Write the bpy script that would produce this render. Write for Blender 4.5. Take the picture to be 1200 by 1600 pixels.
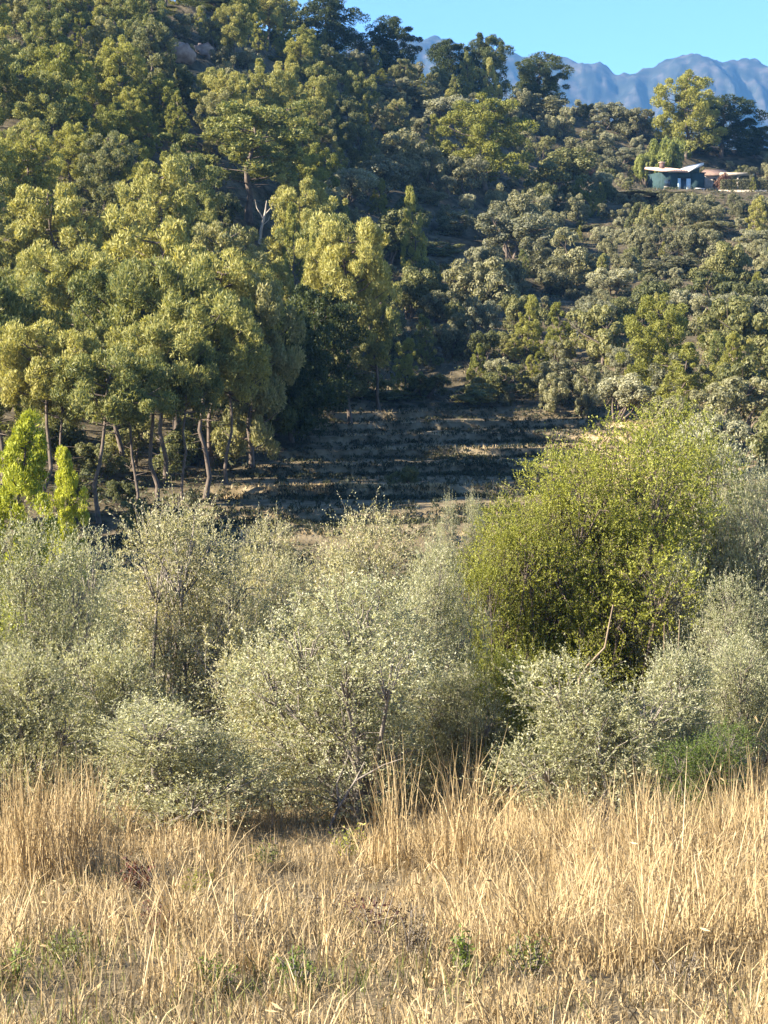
import bpy, math
import numpy as np
from mathutils import Vector

# ------------------------------------------------------------------ scene, camera, light
sc = bpy.context.scene
for o in list(bpy.data.objects):
    bpy.data.objects.remove(o)
C = sc.collection
F_PX, HORIZON = 3000.0, 560.0                       # focal length and eye level in photograph pixels
TH = math.atan((800 - HORIZON) / F_PX)
cam = bpy.data.cameras.new('camera')
cam.sensor_fit = 'VERTICAL'; cam.sensor_height = 36.0; cam.lens = 36.0 * F_PX / 1600.0
cam.clip_start = 0.1; cam.clip_end = 30000
cam_o = bpy.data.objects.new('camera', cam); C.objects.link(cam_o)
cam_o.rotation_euler = (math.pi / 2 - TH, 0, 0)
sc.camera = cam_o

SUN_EL, SUN_AZ = math.radians(28), math.radians(-108)   # azimuth from +Y (view direction), clockwise
world = bpy.data.worlds.new('World'); sc.world = world; world.use_nodes = True
wn = world.node_tree
bg = wn.nodes['Background']; bg.inputs['Strength'].default_value = 0.07
sky = wn.nodes.new('ShaderNodeTexSky'); sky.sky_type = 'NISHITA'; sky.sun_disc = False
sky.sun_elevation = SUN_EL; sky.sun_rotation = SUN_AZ
sky.altitude = 600; sky.air_density = 0.8; sky.dust_density = 0.0; sky.ozone_density = 6.0
wn.links.new(sky.outputs['Color'], bg.inputs['Color'])
sun = bpy.data.lights.new('sun', 'SUN'); sun.energy = 5.0; sun.angle = math.radians(0.55); sun.color = (1.0, 0.90, 0.74)
sun_o = bpy.data.objects.new('sun', sun); C.objects.link(sun_o)
S = Vector((math.cos(SUN_EL) * math.sin(SUN_AZ), math.cos(SUN_EL) * math.cos(SUN_AZ), math.sin(SUN_EL)))
sun_o.rotation_euler = (-S).to_track_quat('-Z', 'Y').to_euler()
vs = sc.view_settings
vs.view_transform = 'Standard'; vs.look = 'None'; vs.gamma = 1.0; vs.use_curve_mapping = False
vs.exposure = 2.15
cy = sc.cycles
cy.max_bounces = 5; cy.diffuse_bounces = 3; cy.glossy_bounces = 2; cy.transmission_bounces = 3
cy.transparent_max_bounces = 4; cy.volume_bounces = 0; cy.caustics_reflective = False; cy.caustics_refractive = False
cy.use_denoising = True

rng = np.random.default_rng(7)

# ------------------------------------------------------------------ numeric helpers
def _hash(ix, iy, seed):
    h = (ix.astype(np.int64) * 374761393 + iy.astype(np.int64) * 668265263 + seed * 974634777) & 0xffffffff
    h = ((h ^ (h >> 13)) * 1274126177) & 0xffffffff
    return ((h ^ (h >> 16)) & 0xffff) / 65535.0

def noise(x, y, seed=0):
    x = np.asarray(x, float); y = np.asarray(y, float)
    ix = np.floor(x); iy = np.floor(y)
    fx = x - ix; fy = y - iy
    fx = fx * fx * (3 - 2 * fx); fy = fy * fy * (3 - 2 * fy)
    a = _hash(ix, iy, seed); b = _hash(ix + 1, iy, seed); c = _hash(ix, iy + 1, seed); d = _hash(ix + 1, iy + 1, seed)
    return (a * (1 - fx) + b * fx) * (1 - fy) + (c * (1 - fx) + d * fx) * fy - 0.5      # -0.5 .. 0.5

def fbm(x, y, seed=0, octv=4):
    s = 0; a = 1.0
    for k in range(octv):
        s = s + a * noise(np.asarray(x) * 2 ** k, np.asarray(y) * 2 ** k, seed + k * 17); a *= 0.5
    return s

def sstep(a, b, x):
    t = np.clip((np.asarray(x, float) - a) / (b - a), 0, 1)
    return t * t * (3 - 2 * t)

def pchip(xs, ys):
    xs = np.array(xs, float); ys = np.array(ys, float)
    h = np.diff(xs); dl = np.diff(ys) / h
    m = np.zeros(len(xs)); m[0] = dl[0]; m[-1] = dl[-1]
    for i in range(1, len(xs) - 1):
        if dl[i - 1] * dl[i] > 0:
            w1 = 2 * h[i] + h[i - 1]; w2 = h[i] + 2 * h[i - 1]
            m[i] = (w1 + w2) / (w1 / dl[i - 1] + w2 / dl[i])
    def f(x):
        x = np.clip(np.asarray(x, float), xs[0], xs[-1])
        i = np.clip(np.searchsorted(xs, x, side='right') - 1, 0, len(h) - 1)
        t = (x - xs[i]) / h[i]
        return ((2 * t ** 3 - 3 * t ** 2 + 1) * ys[i] + (t ** 3 - 2 * t ** 2 + t) * h[i] * m[i]
                + (-2 * t ** 3 + 3 * t ** 2) * ys[i + 1] + (t ** 3 - t ** 2) * h[i] * m[i + 1])
    return f

def nrm(v):
    return v / np.maximum(np.linalg.norm(v, axis=-1, keepdims=True), 1e-9)

def at(px, py, d):
    """world point seen at photograph pixel (px, py) at distance d along the view"""
    cx = (px - 600) / F_PX; cyy = (800 - py) / F_PX
    t = d / (math.cos(TH) + cyy * math.sin(TH))
    return np.array([cx * t, d, t * (-math.sin(TH) + cyy * math.cos(TH))])

# ------------------------------------------------------------------ terrain
near_d = [-60, -20, 0, 8, 16, 31, 40, 50, 65, 80]
near_z = [8, 2.0, -1.7, -3.7, -5.5, -7.6, -8.5, -9.3, -9.0, -7.2]
far = {
    -2400: ([65, 80, 100, 130, 180, 220, 260, 300, 400, 700, 1500, 7000], [-8, -4, 2, 12, 31, 48, 58, 63, 42, -5, -25, -25]),
    -260: ([65, 80, 100, 130, 180, 220, 260, 300, 400, 700, 1500, 7000], [-8.6, -6.8, -3.6, 6.5, 26, 43, 55, 60, 41, -8, -25, -25]),
    0:    ([100, 130, 180, 220, 260, 300, 400, 700, 1500, 7000], [-4.3, 5, 25, 42, 54, 59, 40, -10, -25, -25]),
    300:  ([100, 130, 180, 220, 270, 300, 400, 700, 1500, 7000], [-5.6, 2, 19.5, 34, 48, 50, 30, -10, -25, -25]),
    600:  ([102, 125, 150, 200, 250, 285, 310, 400, 700, 1500, 7000], [-5.5, -3.3, 1.7, 15, 30.5, 41.5, 41.5, 20, -15, -25, -25]),
    900:  ([100, 121, 150, 200, 258, 270, 285, 312, 330, 420, 700, 1500, 7000], [-5.7, -4.0, 1.5, 11, 23.0, 24.3, 29, 38.5, 38.5, 20, -15, -25, -25]),
    1200: ([96, 120, 150, 200, 258, 266, 282, 318, 335, 420, 700, 1500, 7000], [-5.0, -2.0, 2.0, 11, 21.9, 22.9, 23.6, 33, 33.5, 18, -15, -25, -25]),
    3600: ([96, 120, 150, 200, 258, 266, 282, 318, 335, 420, 700, 1500, 7000], [-4.0, -1.0, 4.0, 13, 22, 23, 24, 32, 32.5, 18, -15, -25, -25]),
}
COLS = sorted(far)
COLU = np.array([(c - 600) / F_PX for c in COLS])
def _prof(c):
    k = sum(1 for d_ in near_d if d_ < far[c][0][0])
    return pchip(near_d[:k] + far[c][0], near_z[:k] + far[c][1])
PROF = [_prof(c) for c in COLS]
HX, HY = at(1069, 300, 270)[0], 271.0               # the house
HZ = 22.95

def terr_base(x, y):
    x = np.asarray(x, float); y = np.asarray(y, float)
    u = x / np.maximum(y, 45.0)
    u = np.clip(u, COLU[0], COLU[-1])
    i = np.clip(np.searchsorted(COLU, u, side='right') - 1, 0, len(COLU) - 2)
    t = (u - COLU[i]) / (COLU[i + 1] - COLU[i]); t = t * t * (3 - 2 * t) * 0.5 + t * 0.5
    Z = np.stack([p(y) for p in PROF], 0)
    ii = np.broadcast_to(i, Z.shape[1:])[None]
    za = np.take_along_axis(Z, ii, 0)[0]; zb = np.take_along_axis(Z, ii + 1, 0)[0]
    return za * (1 - t) + zb * t

def field_mask(x, y):
    u = np.asarray(x, float) / np.maximum(y, 45.0)
    jag = 0.02 * noise(np.asarray(x) * 0.25, np.asarray(y) * 0.25, 5)
    lo = np.interp(y, [76, 92, 110, 126], [-0.15, -0.10, -0.055, -0.03])
    return (sstep(lo, lo + 0.02, u + jag) * (1 - sstep(0.125, 0.15, u + jag))
            * sstep(70, 78, y) * (1 - sstep(122, 128, np.asarray(y) + 8 * jag / 0.02 * 0.3)))

def stair(z, step, sharp, ph):
    q = z / step + ph; k = np.floor(q); f = q - k
    return step * (k + sstep(0.5 - sharp, 0.5 + sharp, f) - ph)

def terr(x, y):
    x = np.asarray(x, float); y = np.asarray(y, float)
    z = terr_base(x, y)
    m = field_mask(x, y)
    zs = stair(z + 0.35 * noise(x * 0.10, y * 0.10, 31), 0.54, 0.022, 0.2)
    z = z * (1 - 0.92 * m) + zs * 0.92 * m
    hill = sstep(126, 140, y) * (1 - sstep(300, 330, y))
    z = z * (1 - 0.7 * hill) + 0.7 * hill * stair(z + 0.8 * noise(x * 0.06, y * 0.06, 8), 2.1, 0.22, 0.25)
    z = z + 0.9 * fbm(x * 0.05, y * 0.05, 3, 3) * sstep(126, 150, y)
    z = z + 0.16 * fbm(x * 0.6, y * 0.6, 11, 3) * (1 - 0.4 * m) + 0.3 * fbm(x * 0.12, y * 0.12, 19, 2) * (1 - 0.8 * m) * sstep(8, 20, y)
    # levelled terrace that carries the house
    r = np.maximum(np.abs(x - HX - 3.8) / 9.5, np.abs(y - HY - 1.5) / 6.8)
    p = 1 - sstep(0.75, 1.15, r)
    return z * (1 - p) + (HZ) * p

def ground_z(x, y):
    return float(terr(np.array([x]), np.array([y]))[0])

# ------------------------------------------------------------------ mesh helpers
def make_mesh(name, verts, faces_flat, sizes, mat=None, smooth=False):
    me = bpy.data.meshes.new(name)
    verts = np.ascontiguousarray(verts, np.float32); faces_flat = np.ascontiguousarray(faces_flat, np.int32)
    sizes = np.ascontiguousarray(sizes, np.int32)
    me.vertices.add(len(verts)); me.vertices.foreach_set('co', verts.ravel())
    me.loops.add(len(faces_flat)); me.loops.foreach_set('vertex_index', faces_flat)
    me.polygons.add(len(sizes))
    st = np.concatenate([[0], np.cumsum(sizes)[:-1]]).astype(np.int32)
    me.polygons.foreach_set('loop_start', st); me.polygons.foreach_set('loop_total', sizes)
    if smooth:
        me.polygons.foreach_set('use_smooth', np.ones(len(sizes), bool))
    me.update(calc_edges=True)
    if mat: me.materials.append(mat)
    return me

def quads(name, verts, q, mat=None, smooth=False):
    q = np.asarray(q, np.int32)
    return make_mesh(name, verts, q.ravel(), np.full(len(q), 4), mat, smooth)

def leaf_mesh(name, P, T, N, L, W, mat):
    """one rhombic leaf per row: centre P, axis T, facing N, length L, width W"""
    T = nrm(T); Sd = nrm(np.cross(N, T)); n = len(P)
    L = np.broadcast_to(L, (n,))[:, None]; W = np.broadcast_to(W, (n,))[:, None]
    V = np.empty((n, 4, 3), np.float32)
    V[:, 0] = P - T * L * 0.5; V[:, 1] = P + Sd * W * 0.5 + T * L * 0.05
    V[:, 2] = P + T * L * 0.5; V[:, 3] = P - Sd * W * 0.5 + T * L * 0.05
    return quads(name, V.reshape(-1, 3), np.arange(n * 4).reshape(-1, 4), mat)

class Tubes:
    def __init__(self): self.v = []; self.f = []; self.n = 0
    def add(self, pts, rad, sides=6):
        pts = np.asarray(pts, float); k = len(pts); rad = np.broadcast_to(rad, (k,))
        tg = nrm(np.gradient(pts, axis=0))
        ref = np.array([0.31, 0.95, 0.05]) if abs(tg[0][2]) > 0.7 else np.array([0, 0, 1.0])
        a = nrm(np.cross(tg, ref)); b = np.cross(tg, a)
        th = np.arange(sides) * 2 * math.pi / sides
        ring = pts[:, None, :] + rad[:, None, None] * (a[:, None, :] * np.cos(th)[None, :, None] + b[:, None, :] * np.sin(th)[None, :, None])
        self.v.append(ring.reshape(-1, 3))
        i = np.arange(k - 1)[:, None] * sides; j = np.arange(sides)[None]; j2 = (j + 1) % sides
        q = np.stack([i + j, i + j2, i + sides + j2, i + sides + j], -1).reshape(-1, 4) + self.n
        self.f.append(q); self.n += k * sides
    def mesh(self, name, mat): return quads(name, np.concatenate(self.v), np.concatenate(self.f), mat, True)

class Boxes:
    def __init__(self): self.v = []; self.f = []; self.n = 0
    def hexa(self, c8):
        self.v.append(np.array(c8, float)); b = self.n
        for q in ((0, 3, 2, 1), (4, 5, 6, 7), (0, 1, 5, 4), (1, 2, 6, 5), (2, 3, 7, 6), (3, 0, 4, 7)):
            self.f.append([b + i for i in q])
        self.n += 8
    def box(self, x0, x1, y0, y1, z0, z1):
        self.hexa([(x0, y0, z0), (x1, y0, z0), (x1, y1, z0), (x0, y1, z0), (x0, y0, z1), (x1, y0, z1), (x1, y1, z1), (x0, y1, z1)])
    def mesh(self, name, mat): return quads(name, np.concatenate(self.v), self.f, mat)

def link(name, me, parent=None, label=None, cat=None, group=None, kind=None, loc=None):
    o = bpy.data.objects.new(name, me); C.objects.link(o)
    if parent is not None: o.parent = parent
    if label: o['label'] = label
    if cat: o['category'] = cat
    if group: o['group'] = group
    if kind: o['kind'] = kind
    if loc is not None: o.location = loc
    return o

def boxpart(name, mat, parent, *b):
    B = Boxes(); B.box(*b); return link(name, B.mesh(name, mat), parent)

# ------------------------------------------------------------------ materials
def newmat(name):
    m = bpy.data.materials.new(name); m.use_nodes = True
    nt = m.node_tree; nt.nodes.clear()
    return m, nt, nt.nodes.new('ShaderNodeOutputMaterial')

def rgb(c): return (c[0], c[1], c[2], 1.0)

def leaf_mat(name, cols, transl=0.36, clump=1.2, objvar=0.22, rough=0.55, spec=0.25, tr_tint=(1.35, 1.3, 0.7)):
    """leaf colour: random between cols per leaf, drifting slowly through the crown and from plant to plant"""
    m, nt, out = newmat(name); N = nt.nodes; Lk = nt.links
    geo = N.new('ShaderNodeNewGeometry'); oi = N.new('ShaderNodeObjectInfo'); tc = N.new('ShaderNodeTexCoord')
    nz = N.new('ShaderNodeTexNoise'); nz.inputs['Scale'].default_value = clump; nz.inputs['Detail'].default_value = 2
    Lk.new(tc.outputs['Object'], nz.inputs['Vector'])
    def mth(op, a, b):
        n = N.new('ShaderNodeMath'); n.operation = op
        for i, v in enumerate((a, b)):
            if isinstance(v, (int, float)): n.inputs[i].default_value = v
            else: Lk.new(v, n.inputs[i])
        return n.outputs[0]
    f = mth('ADD', mth('MULTIPLY', geo.outputs['Random Per Island'], 0.5), mth('MULTIPLY', nz.outputs['Fac'], 0.55))
    f = mth('ADD', f, mth('MULTIPLY', mth('SUBTRACT', oi.outputs['Random'], 0.5), objvar * 2))
    ramp = N.new('ShaderNodeValToRGB'); Lk.new(f, ramp.inputs['Fac'])
    e = ramp.color_ramp.elements
    ps = np.linspace(0.18, 0.88, len(cols))
    e[0].position = ps[0]; e[0].color = rgb(cols[0]); e[1].position = ps[-1]; e[1].color = rgb(cols[-1])
    for p, c in zip(ps[1:-1], cols[1:-1]):
        q = e.new(p); q.color = rgb(c)
    pb = N.new('ShaderNodeBsdfPrincipled'); pb.inputs['Roughness'].default_value = rough
    pb.inputs['Specular IOR Level'].default_value = spec
    Lk.new(ramp.outputs['Color'], pb.inputs['Base Color'])
    tint = N.new('ShaderNodeMix'); tint.data_type = 'RGBA'; tint.blend_type = 'MULTIPLY'; tint.inputs[0].default_value = 1.0
    Lk.new(ramp.outputs['Color'], tint.inputs[6]); tint.inputs[7].default_value = rgb(tr_tint)
    tr = N.new('ShaderNodeBsdfTranslucent'); Lk.new(tint.outputs[2], tr.inputs['Color'])
    mx = N.new('ShaderNodeMixShader'); mx.inputs[0].default_value = transl
    Lk.new(pb.outputs[0], mx.inputs[1]); Lk.new(tr.outputs[0], mx.inputs[2]); Lk.new(mx.outputs[0], out.inputs['Surface'])
    return m

def surf_mat(name, c1, c2, scale=3.0, rough=0.85, bump=0.3, detail=5, c3=None, spec=0.3, stretch=None):
    m, nt, out = newmat(name); N = nt.nodes; Lk = nt.links
    tc = N.new('ShaderNodeTexCoord'); nz = N.new('ShaderNodeTexNoise')
    nz.inputs['Scale'].default_value = scale; nz.inputs['Detail'].default_value = detail
    src = tc.outputs['Object']
    if stretch:
        mp = N.new('ShaderNodeMapping'); mp.inputs['Scale'].default_value = stretch
        Lk.new(src, mp.inputs['Vector']); src = mp.outputs[0]
    Lk.new(src, nz.inputs['Vector'])
    ramp = N.new('ShaderNodeValToRGB'); Lk.new(nz.outputs['Fac'], ramp.inputs['Fac'])
    e = ramp.color_ramp.elements; e[0].position = 0.32; e[0].color = rgb(c1); e[1].position = 0.68; e[1].color = rgb(c2)
    if c3: q = e.new(0.5); q.color = rgb(c3)
    pb = N.new('ShaderNodeBsdfPrincipled'); pb.inputs['Roughness'].default_value = rough
    pb.inputs['Specular IOR Level'].default_value = spec
    Lk.new(ramp.outputs['Color'], pb.inputs['Base Color'])
    if bump:
        bp = N.new('ShaderNodeBump'); bp.inputs['Strength'].default_value = bump; bp.inputs['Distance'].default_value = 0.05
        Lk.new(nz.outputs['Fac'], bp.inputs['Height']); Lk.new(bp.outputs[0], pb.inputs['Normal'])
    Lk.new(pb.outputs[0], out.inputs['Surface'])
    return m

M = {}
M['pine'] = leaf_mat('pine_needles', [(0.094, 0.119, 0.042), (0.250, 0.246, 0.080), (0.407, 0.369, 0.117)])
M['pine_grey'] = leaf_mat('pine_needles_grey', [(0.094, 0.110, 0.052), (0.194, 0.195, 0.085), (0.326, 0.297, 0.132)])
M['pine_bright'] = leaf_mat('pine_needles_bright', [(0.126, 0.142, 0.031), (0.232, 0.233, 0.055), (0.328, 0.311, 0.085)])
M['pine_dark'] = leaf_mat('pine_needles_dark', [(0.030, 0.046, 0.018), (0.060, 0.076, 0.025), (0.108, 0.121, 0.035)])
M['oak'] = leaf_mat('evergreen_oak_leaves', [(0.080, 0.083, 0.048), (0.181, 0.175, 0.094), (0.316, 0.299, 0.161)], clump=1.6)
M['oak_pale'] = leaf_mat('pale_shrub_leaves', [(0.122, 0.127, 0.081), (0.244, 0.239, 0.146), (0.390, 0.372, 0.238)], clump=1.6)
M['oak_green'] = leaf_mat('mastic_leaves', [(0.059, 0.071, 0.030), (0.144, 0.149, 0.055), (0.261, 0.244, 0.095)], clump=1.6)
M['vivid'] = leaf_mat('vivid_conifer_needles', [(0.176, 0.209, 0.022), (0.331, 0.351, 0.036), (0.486, 0.486, 0.060)], transl=0.35)
M['lime'] = leaf_mat('bright_bush_leaves', [(0.12, 0.14, 0.03), (0.22, 0.24, 0.06), (0.32, 0.33, 0.10)])
M['russet'] = leaf_mat('russet_leaves', [(0.110, 0.055, 0.035), (0.190, 0.100, 0.065), (0.270, 0.165, 0.110)])
M['olive'] = leaf_mat('olive_leaves', [(0.151, 0.166, 0.086), (0.332, 0.331, 0.194), (0.541, 0.522, 0.373)], clump=0.7, objvar=0.08, spec=0.3, rough=0.5, transl=0.38)
M['olive_cream'] = leaf_mat('olive_leaves_cream', [(0.164, 0.160, 0.085), (0.363, 0.339, 0.194), (0.585, 0.540, 0.363)], clump=0.7, objvar=0.05, spec=0.3, rough=0.5, transl=0.38)
M['olive_grey'] = leaf_mat('olive_leaves_grey', [(0.147, 0.154, 0.086), (0.319, 0.315, 0.181), (0.514, 0.498, 0.333)], clump=0.7, objvar=0.05, spec=0.3, rough=0.5, transl=0.38)
M['mastic'] = leaf_mat('yellow_green_leaves', [(0.087, 0.102, 0.017), (0.223, 0.235, 0.036), (0.375, 0.372, 0.070)], clump=0.9, objvar=0.05, spec=0.3, transl=0.36)
M['weed'] = leaf_mat('green_weed_leaves', [(0.06, 0.09, 0.02), (0.14, 0.19, 0.04), (0.22, 0.27, 0.07)])
M['wine'] = leaf_mat('wine_red_leaves', [(0.04, 0.015, 0.012), (0.10, 0.035, 0.03), (0.16, 0.06, 0.045)])
M['straw'] = leaf_mat('dry_grass', [(0.180, 0.125, 0.060), (0.350, 0.255, 0.125), (0.490, 0.375, 0.205), (0.580, 0.475, 0.300)], transl=0.22, clump=1.1, objvar=0.0, rough=0.6, spec=0.2, tr_tint=(1.1, 1.0, 0.8))
M['straw_dull'] = leaf_mat('weathered_dry_grass', [(0.090, 0.072, 0.044), (0.200, 0.155, 0.090), (0.330, 0.265, 0.160)], transl=0.2, clump=0.35, objvar=0.0, rough=0.7, spec=0.15, tr_tint=(1.1, 1.0, 0.8))
M['green_grass'] = leaf_mat('green_grass', [(0.07, 0.09, 0.02), (0.14, 0.16, 0.04), (0.24, 0.24, 0.08)], transl=0.25, clump=0.5, objvar=0.0)
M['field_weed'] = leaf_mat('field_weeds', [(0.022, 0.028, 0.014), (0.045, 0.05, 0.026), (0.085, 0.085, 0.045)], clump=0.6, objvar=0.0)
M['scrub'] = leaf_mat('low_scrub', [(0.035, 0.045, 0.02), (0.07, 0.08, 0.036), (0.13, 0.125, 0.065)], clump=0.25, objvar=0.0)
M['bark'] = surf_mat('pine_bark', (0.065, 0.05, 0.04), (0.17, 0.13, 0.10), 9, stretch=(1, 1, 0.25))
M['bark_pale'] = surf_mat('bleached_wood', (0.30, 0.255, 0.20), (0.48, 0.42, 0.35), 6, stretch=(1, 1, 0.25))
M['bark_olive'] = surf_mat('olive_bark', (0.10, 0.085, 0.07), (0.27, 0.235, 0.20), 14, stretch=(1, 1, 0.3))

# ground
def ground_mat():
    m, nt, out = newmat('earth'); N = nt.nodes; Lk = nt.links
    tc = N.new('ShaderNodeTexCoord')
    def nz(s, d=5):
        n = N.new('ShaderNodeTexNoise'); n.inputs['Scale'].default_value = s; n.inputs['Detail'].default_value = d
        Lk.new(tc.outputs['Object'], n.inputs['Vector']); return n.outputs['Fac']
    def ramp(f, a, b, p0=0.35, p1=0.65):
        r = N.new('ShaderNodeValToRGB'); Lk.new(f, r.inputs['Fac']); e = r.color_ramp.elements
        e[0].position = p0; e[0].color = rgb(a); e[1].position = p1; e[1].color = rgb(b); return r.outputs['Color']
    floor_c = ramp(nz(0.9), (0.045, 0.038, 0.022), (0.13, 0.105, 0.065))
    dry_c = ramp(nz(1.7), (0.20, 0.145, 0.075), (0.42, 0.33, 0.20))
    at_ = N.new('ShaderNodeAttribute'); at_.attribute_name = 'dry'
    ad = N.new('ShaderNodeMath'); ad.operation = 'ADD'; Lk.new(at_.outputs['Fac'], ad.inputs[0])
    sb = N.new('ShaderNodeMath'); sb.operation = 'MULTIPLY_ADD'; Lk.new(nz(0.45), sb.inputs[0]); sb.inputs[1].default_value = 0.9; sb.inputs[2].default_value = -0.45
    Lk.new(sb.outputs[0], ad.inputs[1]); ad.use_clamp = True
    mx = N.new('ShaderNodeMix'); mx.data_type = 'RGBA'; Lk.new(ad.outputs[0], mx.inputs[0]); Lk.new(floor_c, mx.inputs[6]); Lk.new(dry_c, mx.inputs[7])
    pb = N.new('ShaderNodeBsdfPrincipled'); pb.inputs['Roughness'].default_value = 0.95; pb.inputs['Specular IOR Level'].default_value = 0.1
    Lk.new(mx.outputs[2], pb.inputs['Base Color'])
    bp = N.new('ShaderNodeBump'); bp.inputs['Strength'].default_value = 0.7; bp.inputs['Distance'].default_value = 0.12
    Lk.new(nz(5.0, 6), bp.inputs['Height']); Lk.new(bp.outputs[0], pb.inputs['Normal'])
    Lk.new(pb.outputs[0], out.inputs['Surface'])
    return m
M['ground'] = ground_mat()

# ------------------------------------------------------------------ setting: ground sheet
ys = np.concatenate([np.arange(-40, 60, 1.0), np.arange(60, 78, 0.8), np.arange(78, 130, 0.36), np.arange(130, 340, 1.6), 340 * 1.07 ** np.arange(0, 42)])
us = np.concatenate([np.linspace(-1.0, -0.27, 26)[:-1], np.linspace(-0.27, 0.27, 230), np.linspace(0.27, 1.0, 26)[1:]])
gy, gu = np.meshgrid(ys, us, indexing='ij')
gx = gu * (np.maximum(gy, -10) + 26) * np.where(gy > 400, 1.0, 1.0)
gz = terr(gx, gy)
nr, ncol = gx.shape
idx = np.arange(nr * ncol).reshape(nr, ncol)
gq = np.stack([idx[:-1, :-1], idx[:-1, 1:], idx[1:, 1:], idx[1:, :-1]], -1).reshape(-1, 4)
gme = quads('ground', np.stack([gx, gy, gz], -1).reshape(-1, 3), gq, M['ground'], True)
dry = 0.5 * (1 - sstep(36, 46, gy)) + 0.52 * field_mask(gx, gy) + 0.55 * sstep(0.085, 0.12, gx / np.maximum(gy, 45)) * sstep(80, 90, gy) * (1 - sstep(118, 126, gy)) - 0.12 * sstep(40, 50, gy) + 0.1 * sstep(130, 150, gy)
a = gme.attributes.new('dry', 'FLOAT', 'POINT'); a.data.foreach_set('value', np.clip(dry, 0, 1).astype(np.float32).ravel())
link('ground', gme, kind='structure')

# ------------------------------------------------------------------ setting: far mountains
RID = [(-900, 90), (-300, 60), (200, 78), (560, 62), (640, 64), (690, 64), (730, 72), (770, 74), (815, 86), (860, 86), (905, 93), (935, 106), (958, 114),
       (985, 110), (1015, 99), (1060, 94), (1100, 89), (1125, 97), (1160, 95), (1200, 99), (1500, 80), (2100, 110)]
mu = np.concatenate([np.linspace(-0.55, -0.1, 60)[:-1], np.linspace(-0.06, 0.24, 270), np.linspace(0.26, 0.55, 40)[1:]])
my = np.concatenate([np.linspace(2300, 3300, 30)[:-1], np.linspace(3300, 4060, 105), np.linspace(4060, 5300, 25)[1:]])
MY, MU = np.meshgrid(my, mu, indexing='ij'); MX = MU * MY
DR = 4000.0
ridge = np.interp(mu * F_PX + 600, [r[0] for r in RID], [at(r[0], r[1], DR)[2] for r in RID])
t_ = (MY - 2300) / (DR - 2300)
front = np.clip(t_, 0, 1)
prof = np.where(t_ < 1, 0.10 * front + 0.42 * sstep(0.25, 0.78, front) + 0.48 * sstep(0.72, 1.0, front), 1 - 0.55 * sstep(1, 1.75, t_))
rg = 1 - np.abs(fbm(MX / 330 + 0.25 * fbm(MX / 500, MY / 500, 4), MY / 900, 40, 5)) * 2.2
rg2 = 1 - np.abs(fbm(MX / 90, MY / 260, 60, 4)) * 2
amp = 150 * np.clip(np.minimum(t_ * 2.2, np.abs(1 - t_) * 4.5), 0, 1)
MZ = ridge[None] * prof + amp * (rg - 0.75) + 0.55 * amp * (rg2 - 0.75) + (20 * fbm(MX / 34, MY / 70, 80, 4) + 12 * fbm(MX / 120, MY / 400, 85, 3)) * np.clip(t_ * 3, 0, 1) - 30 * (1 - np.clip(t_ * 4, 0, 1))
idx = np.arange(MX.size).reshape(MX.shape)
mq = np.stack([idx[:-1, :-1], idx[:-1, 1:], idx[1:, 1:], idx[1:, :-1]], -1).reshape(-1, 4)
M['rock'] = surf_mat('limestone_and_scrub', (0.008, 0.012, 0.008), (0.075, 0.064, 0.054), 0.03, bump=0, detail=12, c3=(0.022, 0.026, 0.02))
link('mountain_ridge', quads('mountain_ridge', np.stack([MX, MY, MZ], -1).reshape(-1, 3), mq, M['rock'], False), kind='structure')

# haze: one closed box of thin air round the whole place
M['haze'], nt, out = newmat('haze_air')
pv = nt.nodes.new('ShaderNodeVolumePrincipled'); pv.inputs['Color'].default_value = (0.18, 0.48, 1.0, 1)
pv.inputs['Density'].default_value = 0.000095; pv.inputs['Anisotropy'].default_value = 0.0
nt.links.new(pv.outputs[0], out.inputs['Volume'])
B = Boxes(); B.box(-6200, 6200, -120, 5900, -45, 900)
link('haze', B.mesh('haze', M['haze']), kind='stuff')
# ------------------------------------------------------------------ tree kinds (built once, copied to every stand)
def rdir(r, n, up=0.0):
    v = r.normal(size=(n, 3)); v[:, 2] += up
    return nrm(v)

def clump_leaves(r, cen, rad, per, flat=0.7, upb=0.35, jit=0.45, needle=False):
    """puffs of leaves round every centre: positions, axes, facings"""
    k = len(cen); n = per
    cen = np.repeat(cen, n, 0); rad = np.repeat(rad, n)[:, None]
    d = rdir(r, k * n, upb)
    rr = r.uniform(0.45, 1.0, (k * n, 1)) ** 0.6
    P = cen + d * rad * rr * np.array([1, 1, flat])
    Nn = nrm(d + jit * r.normal(size=d.shape))
    if needle: T = nrm(0.45 * d + np.array([0, 0, 0.8]) + 0.55 * r.normal(size=d.shape))
    else:
        v = r.normal(size=d.shape) + np.array([0, 0, 0.5])
        T = nrm(v - 0.75 * d * np.sum(v * d, 1, keepdims=True))
    return P, T, Nn

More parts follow.
